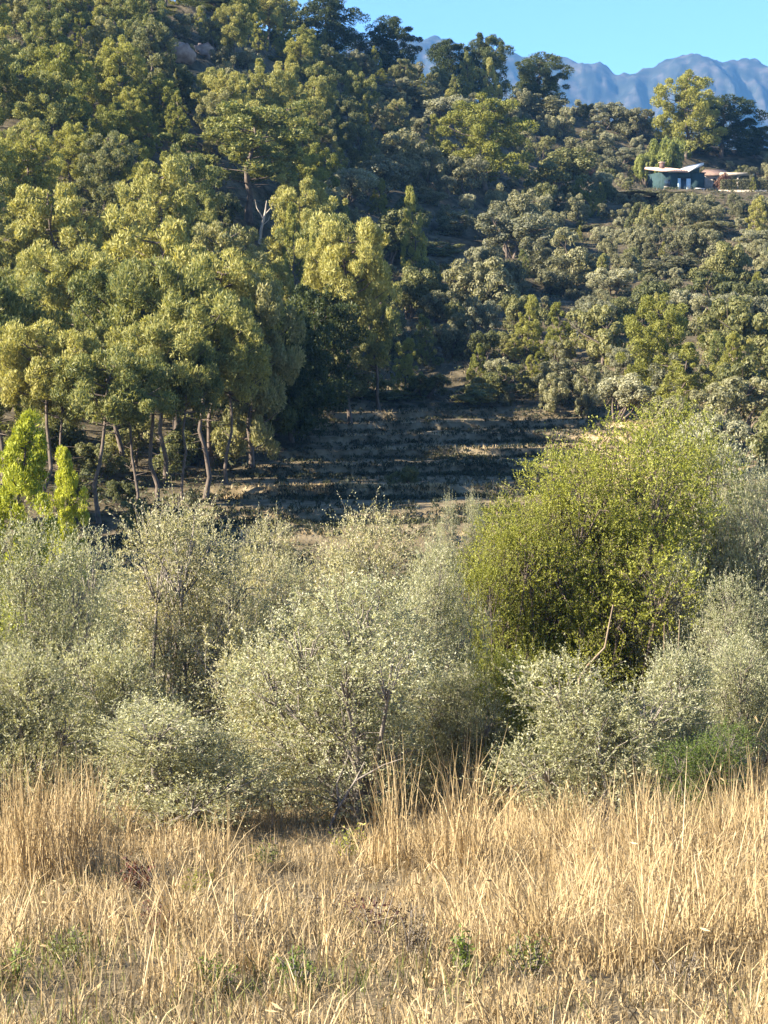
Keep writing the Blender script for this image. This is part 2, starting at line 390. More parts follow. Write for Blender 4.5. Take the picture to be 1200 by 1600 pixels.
def pine_kind(seed, form, mat, per=190, L=0.31, W=0.088, dense=1.0, cb=None, stem=1.0):
    """Aleppo pine, 10 m tall and 5 m wide before scaling; form: 'tall' bare-stemmed, 'young' leafy to the ground, 'broad' round headed"""
    r = np.random.default_rng(seed)
    H = 10.0
    cb = cb if cb is not None else {'tall': 0.36, 'young': 0.03, 'broad': 0.12}[form]
    tb = Tubes()
    k = 9; hz = np.linspace(0, H * 0.93, k)
    wob = np.cumsum(r.normal(0, 0.16, (k, 2)), 0); wob -= wob[0]
    path = np.column_stack([wob, hz])
    r0 = stem * {'tall': 0.17, 'young': 0.12, 'broad': 0.18}[form]
    tb.add(path, np.linspace(r0, 0.035, k) * np.concatenate([[1.25], np.ones(k - 1)]), 7)
    def tp(h): return np.array([np.interp(h, hz, path[:, i]) for i in range(3)])
    cen = []; rad = []
    nl = {'tall': 24, 'young': 34, 'broad': 32}[form]
    for i in range(nl):
        t = (i + 0.5) / nl
        h = H * (cb + (0.95 - cb) * t)
        az = i * 2.4 + r.uniform(-0.5, 0.5)
        if form == 'tall': rr = 2.5 * math.sqrt(max(0.05, 1 - ((t - 0.38) / 0.68) ** 2)) * r.uniform(0.65, 1.08)
        elif form == 'young': rr = 2.3 * (1 - t) ** 0.75 * min(1, 0.65 + t * 2) * r.uniform(0.75, 1.1) + 0.15
        else: rr = 2.55 * math.sqrt(max(0.04, 1 - ((t - 0.4) / 0.64) ** 2)) * r.uniform(0.72, 1.08)
        lift = {'tall': r.uniform(0.25, 0.65), 'young': r.uniform(0.3, 0.6), 'broad': r.uniform(0.2, 0.6)}[form]
        a0 = tp(h - rr * lift * 0.6); end = tp(h) + np.array([math.cos(az) * rr, math.sin(az) * rr, rr * lift * 0.4])
        mid = (a0 + end) / 2 + np.array([0, 0, -0.12 * rr])
        tb.add([a0, mid, end], [0.06 if form != 'young' else 0.035, 0.04, 0.015], 5)
        m = max(2, int(round(rr * 2.0)))
        for j in range(m):
            f = 1.0 if j == 0 else r.uniform(0.45, 1.0)
            p = a0 + (end - a0) * f + r.normal(0, 0.42 * (rr / 2.5 + 0.25), 3) * np.array([1, 1, 0.7])
            cen.append(p); rad.append(r.uniform(0.28, 0.60) * (0.8 if form == 'young' else 1.0) * dense)
            if r.random() < 0.5: tb.add([a0 + (end - a0) * f * 0.75, p], [0.022, 0.01], 4)
    if form == 'tall':                     # dead lower twigs
        for i in range(9):
            h = r.uniform(0.18, 0.42) * H; az = r.uniform(0, 6.28); l = r.uniform(0.5, 1.5)
            tb.add([tp(h), tp(h) + np.array([math.cos(az) * l, math.sin(az) * l, r.uniform(-0.2, 0.3)])], [0.025, 0.008], 4)
    cen = np.array(cen); rad = np.array(rad)
    cen[:, 2] -= 0.15
    P, T, Nn = clump_leaves(r, cen, rad, per, 1.15 if form != 'young' else 1.35, upb=0.3, needle=True)
    n = len(P)
    crown = leaf_mesh('pine_crown', P, T, Nn, r.uniform(0.7, 1.2, n) * L, r.uniform(0.7, 1.2, n) * W, mat)
    return dict(trunk=tb.mesh('pine_trunk', M['bark']), crown=crown, h=H * 0.985, w=5.2)

def shrub_kind(seed, mat, per=178, L=0.145, W=0.074, nc=64, squat=1.0):
    """round evergreen shrub, 3 m tall and 3.4 m wide before scaling"""
    r = np.random.default_rng(seed)
    nlobe = 6
    lob = np.column_stack([r.uniform(-1.0, 1.0, nlobe), r.uniform(-1.0, 1.0, nlobe), r.uniform(0.55, 1.95, nlobe)])
    lr = r.uniform(0.65, 1.0, nlobe)
    cen = []; rad = []
    for i in range(nc):
        j = r.integers(nlobe); d = rdir(r, 1, 0.35)[0]
        c = lob[j] + d * lr[j] * r.uniform(0.6, 0.95) * np.array([1, 1, 0.9])
        c[2] = max(c[2], 0.12); cen.append(c); rad.append(r.uniform(0.18, 0.46))
    tb = Tubes()
    for j in range(nlobe):
        b = np.array([r.uniform(-0.2, 0.2), r.uniform(-0.2, 0.2), -0.1])
        tb.add([b, (b + lob[j]) / 2 + r.normal(0, 0.15, 3), lob[j]], [0.07, 0.05, 0.02], 5)
        for q in range(5):
            tb.add([lob[j], lob[j] + rdir(r, 1, 0.6)[0] * lr[j] * 0.9], [0.02, 0.008], 4)
    P, T, Nn = clump_leaves(r, np.array(cen), np.array(rad), per, 0.85, upb=0.45)
    n = len(P)
    crown = leaf_mesh('shrub_crown', P, T, Nn, r.uniform(0.7, 1.2, n) * L, r.uniform(0.7, 1.2, n) * W, mat)
    zt = float(np.quantile(P[:, 2], 0.995)); wt = float(np.quantile(np.abs(P[:, :2]), 0.985)) * 2
    return dict(trunk=tb.mesh('shrub_stems', M['bark']), crown=crown, h=zt, w=wt)

KIND = {
    'pine': [pine_kind(100 + i, 'tall', M['pine']) for i in range(3)],
    'pine_broad': [pine_kind(120 + i, 'broad', M['pine_grey']) for i in range(2)],
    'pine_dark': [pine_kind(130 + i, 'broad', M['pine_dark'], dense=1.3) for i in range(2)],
    'grove': [pine_kind(160 + i, 'tall', M['pine'], cb=0.61, dense=1.0, per=270, L=0.28, W=0.062, stem=0.7) for i in range(3)],
    'vivid': [pine_kind(170 + i, 'young', M['vivid'], per=260, L=0.24, W=0.06) for i in range(1)],
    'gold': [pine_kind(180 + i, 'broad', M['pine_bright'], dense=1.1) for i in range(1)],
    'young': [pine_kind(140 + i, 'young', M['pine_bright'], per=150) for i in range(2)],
    'young_pale': [pine_kind(150 + i, 'young', M['pine'], per=150) for i in range(2)],
    'oak': [shrub_kind(200 + i, M['oak']) for i in range(5)],
    'oak_green': [shrub_kind(220 + i, M['oak_green']) for i in range(3)],
    'pale': [shrub_kind(240 + i, M['oak_pale']) for i in range(2)],
    'lime': [shrub_kind(250, M['lime'])],
    'russet': [shrub_kind(260, M['russet'])],
}
NAME = {'pine': 'pine_tree', 'grove': 'pine_tree', 'vivid': 'young_pine', 'gold': 'pine_tree', 'pine_broad': 'pine_tree', 'pine_dark': 'pine_tree', 'young': 'young_pine', 'young_pale': 'young_pine',
        'oak': 'evergreen_shrub', 'oak_green': 'mastic_shrub', 'pale': 'pale_shrub', 'lime': 'leafy_bush', 'russet': 'leafy_bush'}
CAT = {'pine_tree': 'pine tree', 'young_pine': 'pine tree', 'evergreen_shrub': 'shrub', 'mastic_shrub': 'shrub', 'pale_shrub': 'shrub', 'leafy_bush': 'bush'}
placed = []                                 # x, y, radius of everything that stands on the slopes

def plant(kind, x, y, h, w, label, group, r, var=None, lean=0.03):
    v = KIND[kind]; v = v[r.integers(len(v)) if var is None else var]
    z = ground_z(x, y) - 0.12
    e = link(NAME[kind], None, label=label, cat=CAT[NAME[kind]], group=group, loc=(x, y, z))
    e.empty_display_size = 0.5
    e.rotation_euler = (r.normal(0, lean), r.normal(0, lean), r.uniform(0, 6.28))
    sw = w / v['w']; sz = (h + 0.12) / v['h']
    e.scale = (sw, sw, sz)
    link('trunk' if 'pine' in NAME[kind] else 'stems', v['trunk'], e)
    link('crown', v['crown'], e)
    placed.append((x, y, w * 0.5))
    return e

# ---- trees and shrubs that can be told apart in the photograph: kind, px, py of the top, distance, width in px, label
NAMED = [
    ('grove', 152, 545, 81.5, 175, 'bare-stemmed pine with twin dark trunk at the near edge of the left grove'),
    ('grove', 62, 505, 83.5, 180, 'pine behind the bright yellow-green conifer at the left edge'),
    ('grove', 243, 500, 87, 170, 'pine with a sunlit orange-brown trunk inside the shaded left grove'),
    ('grove', 318, 470, 90, 185, 'pine overhanging the shaded field, rightmost of the front grove row'),
    ('grove', 0, 440, 90, 170, 'pine at the left picture edge above the yellow-green conifer'),
    ('grove', 190, 412, 96, 195, 'tall full-crowned pine in the middle of the left grove'),
    ('grove', 105, 385, 100, 180, 'pale green pine high in the left grove, second row'),
    ('pine_broad', 392, 430, 98, 130, 'shaded pine at the corner of the dark field'),
    ('pine', 275, 338, 106, 190, 'broad sunlit pine crown at the top of the left grove'),
    ('pine_dark', 455, 470, 108, 130, 'dark shaded pine left of the field back edge'),  # dark needles put the shade by the grove into its colour
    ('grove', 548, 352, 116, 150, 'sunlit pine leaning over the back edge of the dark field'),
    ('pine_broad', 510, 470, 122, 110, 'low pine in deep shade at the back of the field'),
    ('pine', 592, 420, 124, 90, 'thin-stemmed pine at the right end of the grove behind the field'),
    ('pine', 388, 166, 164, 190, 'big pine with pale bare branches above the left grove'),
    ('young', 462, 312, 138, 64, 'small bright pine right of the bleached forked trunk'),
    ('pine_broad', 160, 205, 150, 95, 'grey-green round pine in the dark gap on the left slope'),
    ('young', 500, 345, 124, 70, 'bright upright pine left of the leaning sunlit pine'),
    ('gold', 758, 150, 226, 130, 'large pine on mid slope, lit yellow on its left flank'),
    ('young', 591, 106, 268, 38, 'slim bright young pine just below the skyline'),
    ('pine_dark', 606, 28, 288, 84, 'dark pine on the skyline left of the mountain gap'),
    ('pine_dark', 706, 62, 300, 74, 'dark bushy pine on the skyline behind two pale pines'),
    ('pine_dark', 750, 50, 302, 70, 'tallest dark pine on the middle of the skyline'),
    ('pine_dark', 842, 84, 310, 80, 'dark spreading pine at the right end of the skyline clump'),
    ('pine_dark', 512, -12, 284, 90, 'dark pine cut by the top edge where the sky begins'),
    ('young_pale', 731, 80, 290, 40, 'left of two pale conical pines on the skyline'),
    ('young_pale', 768, 86, 291, 40, 'right of two pale conical pines on the skyline'),
    ('gold', 1074, 114, 298, 96, 'tall sunlit pine standing behind the house'),
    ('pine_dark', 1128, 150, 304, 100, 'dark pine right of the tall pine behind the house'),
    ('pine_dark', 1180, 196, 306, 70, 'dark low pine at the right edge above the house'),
    ('young', 869, 470, 141, 62, 'bright conical pine beside the dirt track'),
    ('gold', 1026, 462, 126, 104, 'taller of two bright pines right of the field'),
    ('young', 1062, 532, 116, 92, 'shorter of two bright pines right of the field'),
    ('young_pale', 808, 520, 140, 44, 'small pine left of the bright conical pine by the track'),
    ('young_pale', 665, 490, 138, 50, 'slender young pine above the back of the field'),
    ('pale', 800, 330, 190, 124, 'large pale round shrub alone in the dark hollow'),
    ('pale', 600, 245, 205, 92, 'pale rounded shrub left of the large yellow-lit pine'),
    ('pale', 750, 465, 146, 62, 'silver-grey shrub standing on the dirt track line'),
    ('pale', 966, 585, 118, 94, 'round grey olive at the sunlit end of the field'),
    ('oak', 915, 572, 124, 62, 'dull round shrub left of the round grey olive'),
    ('oak', 856, 584, 125, 56, 'shaded shrub on the right back corner of the field'),
    ('oak_green', 1150, 462, 134, 130, 'wide round evergreen at the right edge of the slope'),
    ('oak', 1160, 590, 104, 120, 'grey-green scrub clump below the wide round evergreen'),
    ('pale', 1020, 300, 240, 118, 'pale shrub mass rising in front of the house'),
    ('lime', 1048, 216, 280, 56, 'bright yellow-green bush against the back of the house roof'),
    ('lime', 1010, 240, 279, 34, 'small yellow-green bush at the left corner of the house'),
    ('russet', 916, 262, 275, 46, 'russet bush on the terrace left of the house'),
    ('russet', 1128, 272, 271.5, 30, 'reddish bush by the right wall of the house'),
    ('oak', 1172, 262, 274, 34, 'small grey shrub right of the pergola'),
    ('young', 1177, 276, 266.5, 14, 'little upright bright shrub at the end of the clipped hedge'),
    ('vivid', 30, 632, 60, 190, 'bright yellow-green conifer rising at the left edge behind the olives'),
    ('vivid', 86, 690, 62, 110, 'shorter darker conifer right of the bright yellow-green one'),
    ('oak_green', 862, 232, 236, 120, 'large dark round tree right of the yellow-lit pine'),
    ('oak_green', 690, 378, 186, 112, 'dark broad shrub in the hollow left of the pale round one'),
    ('oak_green', 640, 420, 160, 100, 'dark shrub above the young pines at the field back'),
    ('oak', 1105, 345, 214, 92, 'rounded dull shrub under the clipped hedge bank'),
    ('oak', 930, 352, 214, 84, 'dull shrub on the bank left below the house'),
    ('pale', 1180, 358, 200, 96, 'pale shrub at the right edge below the hedge'),
    ('oak', 1052, 398, 186, 96, 'broad grey shrub midway between house and bright pines'),
    ('pale', 958, 418, 176, 80, 'pale shrub above the dirt track right end'),
    ('oak_green', 1118, 424, 166, 104, 'green rounded shrub above the wide round evergreen'),
    ('pale', 545, 262, 196, 84, 'pale shrub right of the big pale-branched pine'),
    ('oak', 655, 290, 208, 84, 'grey shrub below the pale rounded shrub'),
    ('young', 652, 286, 170, 54, 'bright tuft-topped young pine in the middle of the dark slope'),
    ('oak', 700, 330, 196, 80, 'dull shrub left of the large pale round shrub'),
    ('oak_green', 600, 330, 178, 110, 'dark green round tree in the middle of the shaded slope'),
    ('oak', 860, 400, 178, 90, 'grey shrub right below the large pale round shrub'),
    ('oak', 640, 132, 262, 92, 'grey rounded shrub on the knoll under the skyline'),
    ('pale', 694, 150, 256, 80, 'pale shrub left of the yellow-lit pine top'),
    ('oak', 868, 148, 302, 92, 'grey tree on the crest left of the mountain dip'),
    ('pale', 944, 160, 302, 72, 'pale crest shrub under the mountain dip'),
    ('oak', 990, 172, 300, 66, 'crest shrub left of the tall pine behind the house'),
    ('oak', 905, 205, 286, 76, 'dull shrub above the russet bush'),
    ('pale', 975, 230, 284, 60, 'pale shrub left of the bright bush at the house'),
    ('young', 120, 70, 215, 80, 'bright pine on the upper left slope'),
    ('pine', 210, 30, 236, 150, 'wide-crowned pine at the top left'),
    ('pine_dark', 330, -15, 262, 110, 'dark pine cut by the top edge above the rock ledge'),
    ('young', 325, 100, 240, 60, 'bright young pine right of the rock ledge'),
    ('young', 428, 88, 250, 56, 'bright narrow pine below the dark top pines'),
    ('young', 232, 172, 172, 46, 'small bright pine in the dark gap, left of a pair'),
    ('young', 282, 180, 176, 50, 'small bright pine in the dark gap, right of a pair'),
    ('oak_green', 560, 560, 127, 90, 'dark bush under the leaning sunlit pine'),
    ('oak_green', 480, 575, 125, 110, 'dark bush at the left back corner of the field'),
    ('oak_green', 665, 585, 129, 80, 'dark bush behind the back edge of the field'),
    ('oak_green', 790, 570, 130, 84, 'dark bush left of the shaded shrub at the field corner'),
    ('grove', 330, 395, 99, 170, 'tall pine in the second row beside the field'),
    ('pine_dark', 420, 420, 106, 150, 'tall pine over the dark left edge of the field'),  # shade right of the grove is painted by the darker needles
    ('grove', 255, 400, 94, 170, 'tall pine behind the orange-brown trunk'),
    ('pine_dark', 480, 440, 114, 140, 'pine left of the leaning sunlit pine, half in shade'),  # darker needles stand in for shade on this crown
    ('grove', 100, 560, 86, 130, 'slender-stemmed pine between the two front pines at left'),
    ('grove', 210, 540, 84.5, 120, 'slender pine next to the orange-brown trunk'),
    ('grove', 285, 540, 86, 120, 'slender pine left of the overhanging one'),
    ('grove', 352, 520, 93, 130, 'slender pine leaning at the grove corner'),
    ('oak_green', 632, 728, 92, 44, 'lone low bush sitting on a bank in the dark field'),
    ('oak_green', 735, 600, 127, 90, 'dark bush on the back edge of the field'),
    ('oak_green', 610, 610, 128, 100, 'dark low bush under the thin-stemmed pine'),
    ('oak_green', 215, 780, 79, 44, 'small shrub at the foot of the left grove'),
    ('oak_green', 280, 792, 77, 50, 'low shrub between the left grove and the olives'),
]
SHADE_PINES = [(-19.2, 70), (-22.5, 73), (-18.4, 75), (-25, 69), (-22, 78)]  # unseen pines, added to cast shade over the field
r_named = np.random.default_rng(11)
for i, (x, y) in enumerate(SHADE_PINES):
    plant('grove', x, y, 8.6, 5.2, 'pine added outside the left picture edge to shade the field, ' + ('nearest the olives', 'second from the olives', 'closest to the picture edge', 'farthest out', 'behind the others')[i], 'added shade pines outside the left edge', r_named)
for kd, px, top, d, wpx, lab in NAMED:
    tpnt = at(px, top, d)
    h = tpnt[2] - ground_z(tpnt[0], d)
    w = wpx / F_PX * d
    h = max(h, 0.6)
    plant(kd, tpnt[0], d, h, w, lab, None, r_named)
# ---- the rest of the slope, plant by plant
LAND = [(410, 320, 'the bleached trunk'), (758, 230, 'the large yellow-lit pine'), (1062, 290, 'the house'), (869, 520, 'the bright conical pine'),
        (800, 390, 'the hollow'), (1040, 560, 'the two bright pines'), (600, 290, 'the pale rounded shrub'), (160, 240, 'the grey-green round pine'),
        (280, 90, 'the bare rock ledge'), (606, 80, 'the mountain gap'), (750, 100, 'the skyline pines'), (1150, 520, 'the wide round evergreen'),
        (740, 510, 'the dirt track'), (550, 420, 'the leaning sunlit pine'), (190, 460, 'the left grove'), (40, 330, 'the left picture edge'), (1180, 400, 'the right picture edge'),
        (40, 60, 'the top left corner'), (180, 60, 'the top'), (420, 60, 'the dark top'), (700, 200, 'the grey scrub knoll'), (950, 200, 'the russet bush'),
        (900, 420, 'the scrub bank'), (300, 230, 'the dark gap in the wood'), (480, 250, 'the big pine')]

def proj(x, y, z):
    yc = y * math.cos(TH) - z * math.sin(TH); zc = y * math.sin(TH) + z * math.cos(TH)
    return 600 + F_PX * x / yc, 800 - F_PX * zc / yc

def where(px, py):
    d = [math.hypot(px - a, (py - b) * 1.2) for a, b, _ in LAND]
    i = int(np.argmin(d)); a, b, n = LAND[i]
    dx, dy = px - a, py - b
    far_ = 'just' if d[i] < 45 else ('a bit' if d[i] < 95 else 'well')
    if abs(dx) > 1.8 * abs(dy): rel = 'left of' if dx < 0 else 'right of'
    elif abs(dy) > 1.8 * abs(dx): rel = 'above' if dy < 0 else 'below'
    else: rel = ('above and ' if dy < 0 else 'below and ') + ('left of' if dx < 0 else 'right of')
    return f'{far_} {rel} {n}'

r_fill = np.random.default_rng(23)
fill = []
def blocked(x, y, rad):
    for (a, b, c) in placed:
        if (a - x) ** 2 + (b - y) ** 2 < (0.80 * (c + rad)) ** 2: return True
    return False

KEEP = [(px - w / 2, top, px + w / 2, None, d) for kd, px, top, d, w, lab in NAMED if d > 112]
KEEP = [(a, t, b, min(proj(0, d, ground_z(at((a + b) / 2, t, d)[0], d))[1], t + 1.1 * (b - a) + 20), d) for a, t, b, _, d in KEEP] + [(376, 285, 432, 352, 159), (268, 80, 335, 108, 244)]
def hides(px, top, bot, w, y):                          # would this plant stand in front of a landmark tree?
    for a, t, b, u, d in KEEP:
        if y < d - 1:
            ox = min(b, px + w * 0.45) - max(a, px - w * 0.45); oy = min(u, bot) - max(t, top + 3)
            if ox > 0 and oy > 0 and ox * oy > 0.22 * (b - a) * (u - t): return True
    return False

def try_plant(n, sel):
    for _ in range(n):
        y = r_fill.uniform(84, 332); u = r_fill.uniform(-0.245, 0.225); x = u * y
        s = sel(x, y)
        if s is None: continue
        kd, h, w = s
        if blocked(x, y, w * 0.5): continue
        z = ground_z(x, y); px, py = proj(x, y, z + h * 0.6)
        if py < -90: continue
        if px < -75 or px > 1260: continue
        pz = proj(x, y, z)[1]
        size = 'tall' if h > (9.0 if 'pine' in kd or kd in ('grove', 'gold') else 3.6) else ('small' if h < (6.0 if 'pine' in kd or kd in ('grove', 'gold') else 2.3) else 'mid-sized')
        tone = {'pine': 'light green pine', 'grove': 'bare-stemmed pine', 'gold': 'yellow-green pine', 'pine_broad': 'grey-green pine', 'pine_dark': 'dark pine', 'young': 'bright conical pine', 'young_pale': 'pale conical pine',
                'oak': 'dull grey-green shrub', 'oak_green': 'dark green shrub', 'pale': 'pale shrub'}[kd]
        if 990 < px < 1240 and 170 < y < 268:              # low growth only on the bank below the house
            hmax = at(px, 303, y)[2] - z
            if hmax < 0.5: continue
            if h > hmax: w *= max(0.6, hmax / h); h = hmax
        if hides(px, proj(x, y, z + h)[1], pz, w / y * F_PX, y): continue
        fill.append((kd, x, y, h, w, f'{size} {tone} {where(px, py)}'))
        placed.append((x, y, w * 0.5))

def in_field(x, y): return float(field_mask(np.array([x]), np.array([y]))[0]) > 0.05
def by_house(x, y): return abs(x - HX - 3.6) < 9.5 and -3.4 < y - HY < 8.5
def track(x, y):                                       # the dirt track on the slope
    return abs(y - 152) < 1.6 and 2.5 < x < 20
def pine_zone(x, y):                                   # 1 in the left wood, 0 on the scrub slope
    u = x / y
    return float(1 - sstep(-0.02, 0.035, u + 0.05 * noise(np.array(x * 0.05), np.array(y * 0.05), 71) - 0.0006 * max(0, 150 - y) + 0.0005 * max(0, y - 190)))

def sel_pine(x, y):
    if in_field(x, y) or by_house(x, y) or track(x, y) or y > 318: return None
    if x / y > 0.05 and y < 128: return None
    if r_fill.random() > pine_zone(x, y): return None
    q = r_fill.random(); s = r_fill.uniform(0.72, 1.22)
    if y > 150 and x / y < -0.04:                       # lighter mixed wood high on the left
        if q < 0.08: return ('oak', 3.2 * s, 4.0 * s)
        if q < 0.48: return ('pine', 8.2 * s, 4.9 * s)
        if q < 0.70: return ('gold', 7.0 * s, 4.7 * s)
        if q < 0.80: return ('pine_broad', 7.6 * s, 4.6 * s)
        return ('young', 5.0 * s, 3.0 * s)
    if y > 215 and q < 0.22: return ('oak', 3.2 * s, 4.0 * s)
    if q < 0.56: return ('grove' if y < 118 else 'pine', 8.6 * s, 4.9 * s)
    if q < 0.68: return ('pine_broad', 7.6 * s, 4.6 * s)
    if q < 0.76: return ('gold', 7.0 * s, 4.6 * s)
    if q < 0.92: return ('young', 4.6 * s, 2.9 * s)
    return ('young_pale', 5.0 * s, 3.1 * s)

def sel_scrub(x, y):
    if in_field(x, y) or by_house(x, y) or track(x, y): return None
    if y < 90 or (x / y < -0.02 and y < 128): return None
    if r_fill.random() < 0.7 * pine_zone(x, y): return None
    q = r_fill.random(); s = r_fill.choice([0.5, 0.7, 0.9, 1.15, 1.5]) * r_fill.uniform(0.85, 1.15)
    lim = 1.0 if not (x / y > 0.12 and y < 112) else 0.75
    if q < 0.45: return ('oak', 2.9 * s * lim, 3.3 * s * lim)
    if q < 0.66: return ('oak_green', 2.7 * s * lim, 3.0 * s * lim)
    if q < 0.90: return ('pale', 2.5 * s * lim, 2.9 * s * lim)
    if q < 0.955: return ('young_pale', 3.4 * s, 2.2 * s)
    return ('young', 3.2 * s, 2.0 * s)

try_plant(2600, sel_pine)
try_plant(4200, sel_scrub)
# leave out what stands wholly behind nearer crowns
cell = 8.0; GW, GH = int(1400 / cell), int(1750 / cell)
cover = np.zeros((GH, GW), bool); CXg, CYg = np.meshgrid((np.arange(GW) + 0.5) * cell - 100, (np.arange(GH) + 0.5) * cell - 100)
todo = [(f_[2], f_) for f_ in fill] + [(d, ('named', at(px, top, d)[0], d, None, wpx / F_PX * d, top)) for kd, px, top, d, wpx, lab in NAMED]
shown = []
for y, f_ in sorted(todo, key=lambda q: q[0]):
    kd, x, _, h, w, last = f_
    z = ground_z(x, y)
    if kd == 'named': h = max(0.6, at(600, last, y)[2] - z)
    px, p0 = proj(x, y, z + (h * 0.33 if kd == 'pine' else 0.0)); p1 = proj(x, y, z + h)[1]
    rx = w / y * F_PX * 0.46; ry = max(2.0, (p0 - p1) * 0.46)
    ins = ((CXg - px) / rx) ** 2 + ((CYg - (p0 + p1) / 2) / ry) ** 2 < 1
    ins &= (CXg > -20) & (CXg < 1220) & (CYg < 830)
    vis = (ins & ~cover).sum()
    if kd != 'named':
        if not (y < 122 and x < -3) and (vis * cell * cell < 90 or vis < 0.05 * ins.sum()): continue
        shown.append(f_)
    cover |= ins
fill = shown
by = {}
for i, f_ in enumerate(fill): by.setdefault(f_[5], []).append(i)
for lab, ids in by.items():                               # two or three alike: say which
    if len(ids) in (2, 3):
        ids.sort(key=lambda i: fill[i][1] / fill[i][2])
        for i, t in zip(ids, ('left one', 'right one') if len(ids) == 2 else ('left one', 'middle one', 'right one')):
            fill[i] = fill[i][:5] + (f'{lab}, {t}',)
    elif len(ids) > 3:
        ids.sort(key=lambda i: fill[i][2])
        k = (len(ids) + 2) // 3; rows = ['nearest row', 'middle row', 'farthest row']
        for a_ in range(3):
            row = sorted(ids[a_ * k:(a_ + 1) * k], key=lambda i: fill[i][1] / fill[i][2])
            tg = {1: [''], 2: [' left', ' right'], 3: [' left', ' middle', ' right']}.get(len(row), [''] * len(row))
            for i, t in zip(row, tg): fill[i] = fill[i][:5] + (f'{lab}, {rows[a_]}{t}',)
cnt = {}
for f_ in fill: cnt[f_[5]] = cnt.get(f_[5], 0) + 1
for (kd, x, y, h, w, lab) in fill:
    placed_n = len(placed)
    plant(kd, x, y, h, w, lab, ('pines of the hillside wood' if 'pine' in NAME[kd] else 'shrubs of the hillside scrub') if cnt[lab] == 1 else lab, r_fill)
    del placed[placed_n:]
print('fill', len(fill), {k: sum(1 for f_ in fill if f_[0] == k) for k in KIND})

# bleached forked trunk standing under the big pine
def dead_tree():
    b = at(405, 352, 160); b[2] = ground_z(b[0], b[1]) - 0.1
    e = link('dead_tree', None, label='bleached forked trunk without leaves on the left slope', cat='dead tree', loc=b)
    k = 160 / F_PX
    tb = Tubes(); tb.add([(0, 0, 0), (0.15, 0, 1.2), (0.5, 0, 2.6), (0.62, 0.1, 3.6)], [0.16, 0.13, 0.09, 0.03], 7)
    link('trunk', tb.mesh('dead_trunk', M['bark_pale']), e)
    for pts, r0 in (([(0.35, 0, 2.1), (-0.2, 0.1, 3.0), (-0.35, 0.1, 3.7)], 0.06), ([(0.45, 0, 2.4), (1.0, -0.1, 3.0), (1.25, -0.1, 3.9)], 0.06), ([(0.2, 0, 1.5), (0.75, 0.2, 2.0), (0.9, 0.2, 2.5)], 0.045)):
        tb = Tubes(); tb.add(pts, [r0, r0 * 0.7, r0 * 0.25], 5); link('branch', tb.mesh('dead_branch', M['bark_pale']), e)
dead_tree()

# bare rock ledge high on the left slope
def rocks():
    M['ledge'] = surf_mat('ledge_rock', (0.18, 0.125, 0.10), (0.34, 0.26, 0.21), 1.6)
    r = np.random.default_rng(5)
    for i, (px, py, d, w, h, lab) in enumerate([(282, 96, 246, 3.6, 1.3, 'pinkish bare rock ledge high on the left slope'), (318, 88, 248, 2.2, 1.0, 'smaller pale rock right of the pinkish ledge'),
                                               (1010, 690, 99, 2.2, 0.5, 'pale sunlit rock outcrop at the right end of the field')]):
        if d > 150:
            d = next(q for q in np.arange(150, 300, 0.5) if proj(at(px, py, q)[0], q, ground_z(at(px, py, q)[0], q))[1] <= py)
        p = at(px, py, d); zg = ground_z(p[0], p[1])
        th, ph = np.meshgrid(np.linspace(0, math.pi, 14), np.linspace(0, 2 * math.pi, 24, endpoint=False), indexing='ij')
        D = np.stack([np.sin(th) * np.cos(ph), np.sin(th) * np.sin(ph), np.cos(th)], -1)
        k = 1 + 0.5 * noise(D[..., 0] * 2.3 + 5 * i, D[..., 1] * 2.3 + D[..., 2] * 3, 9) + 0.25 * noise(D[..., 0] * 6, D[..., 2] * 7 + D[..., 1] * 5, 13)
        V = D * k[..., None] * np.array([w / 2, w / 3, h])
        ii = np.arange(14 * 24).reshape(14, 24); j2 = np.roll(ii, -1, 1)
        q = np.stack([ii[:-1], j2[:-1], j2[1:], ii[1:]], -1).reshape(-1, 4)
        link('rock', quads('rock', V.reshape(-1, 3), q, M['ledge']), label=lab, cat='rock', loc=(p[0], p[1], zg + h * 0.3))
rocks()

# low dry-stone wall along the dirt track
def stone_wall(pts, lab, h=0.55):
    M.setdefault('stone', surf_mat('dry_stone', (0.20, 0.165, 0.125), (0.42, 0.36, 0.29), 2.2))
    r = np.random.default_rng(3)
    p = np.array(pts, float); o = np.array([p[0][0], p[0][1], ground_z(*p[0])])
    B = Boxes()
    seg = np.cumsum([0] + [np.linalg.norm(p[i + 1] - p[i]) for i in range(len(p) - 1)])
    for row in range(3):
        s = 0
        while s < seg[-1] - 0.1:
            l = r.uniform(0.25, 0.6)
            x = np.interp(s + l / 2, seg, p[:, 0]); y = np.interp(s + l / 2, seg, p[:, 1]); z = ground_z(x, y) + row * h / 3
            hh = h / 3 * r.uniform(0.9, 1.12); dp = r.uniform(0.16, 0.24)
            j = lambda: r.uniform(-0.03, 0.03)
            c = [(x - o[0] + sx * l * 0.48 + j(), y - o[1] + sy * dp + j(), z - o[2] + (sz * hh if sz else -0.06 if row == 0 else 0.0) + j() * 0.6)
                 for sz in (0, 1) for sx, sy in ((-1, -1), (1, -1), (1, 1), (-1, 1))]
            B.hexa(c); s += l
    link('stone_wall', B.mesh('stone_wall', M['stone']), label=lab, cat='wall', loc=o)
stone_wall([(4.4, 151.2), (9, 151.6), (13, 151.4), (17.6, 151.9)], 'low dry-stone wall along the pale dirt track on the slope')

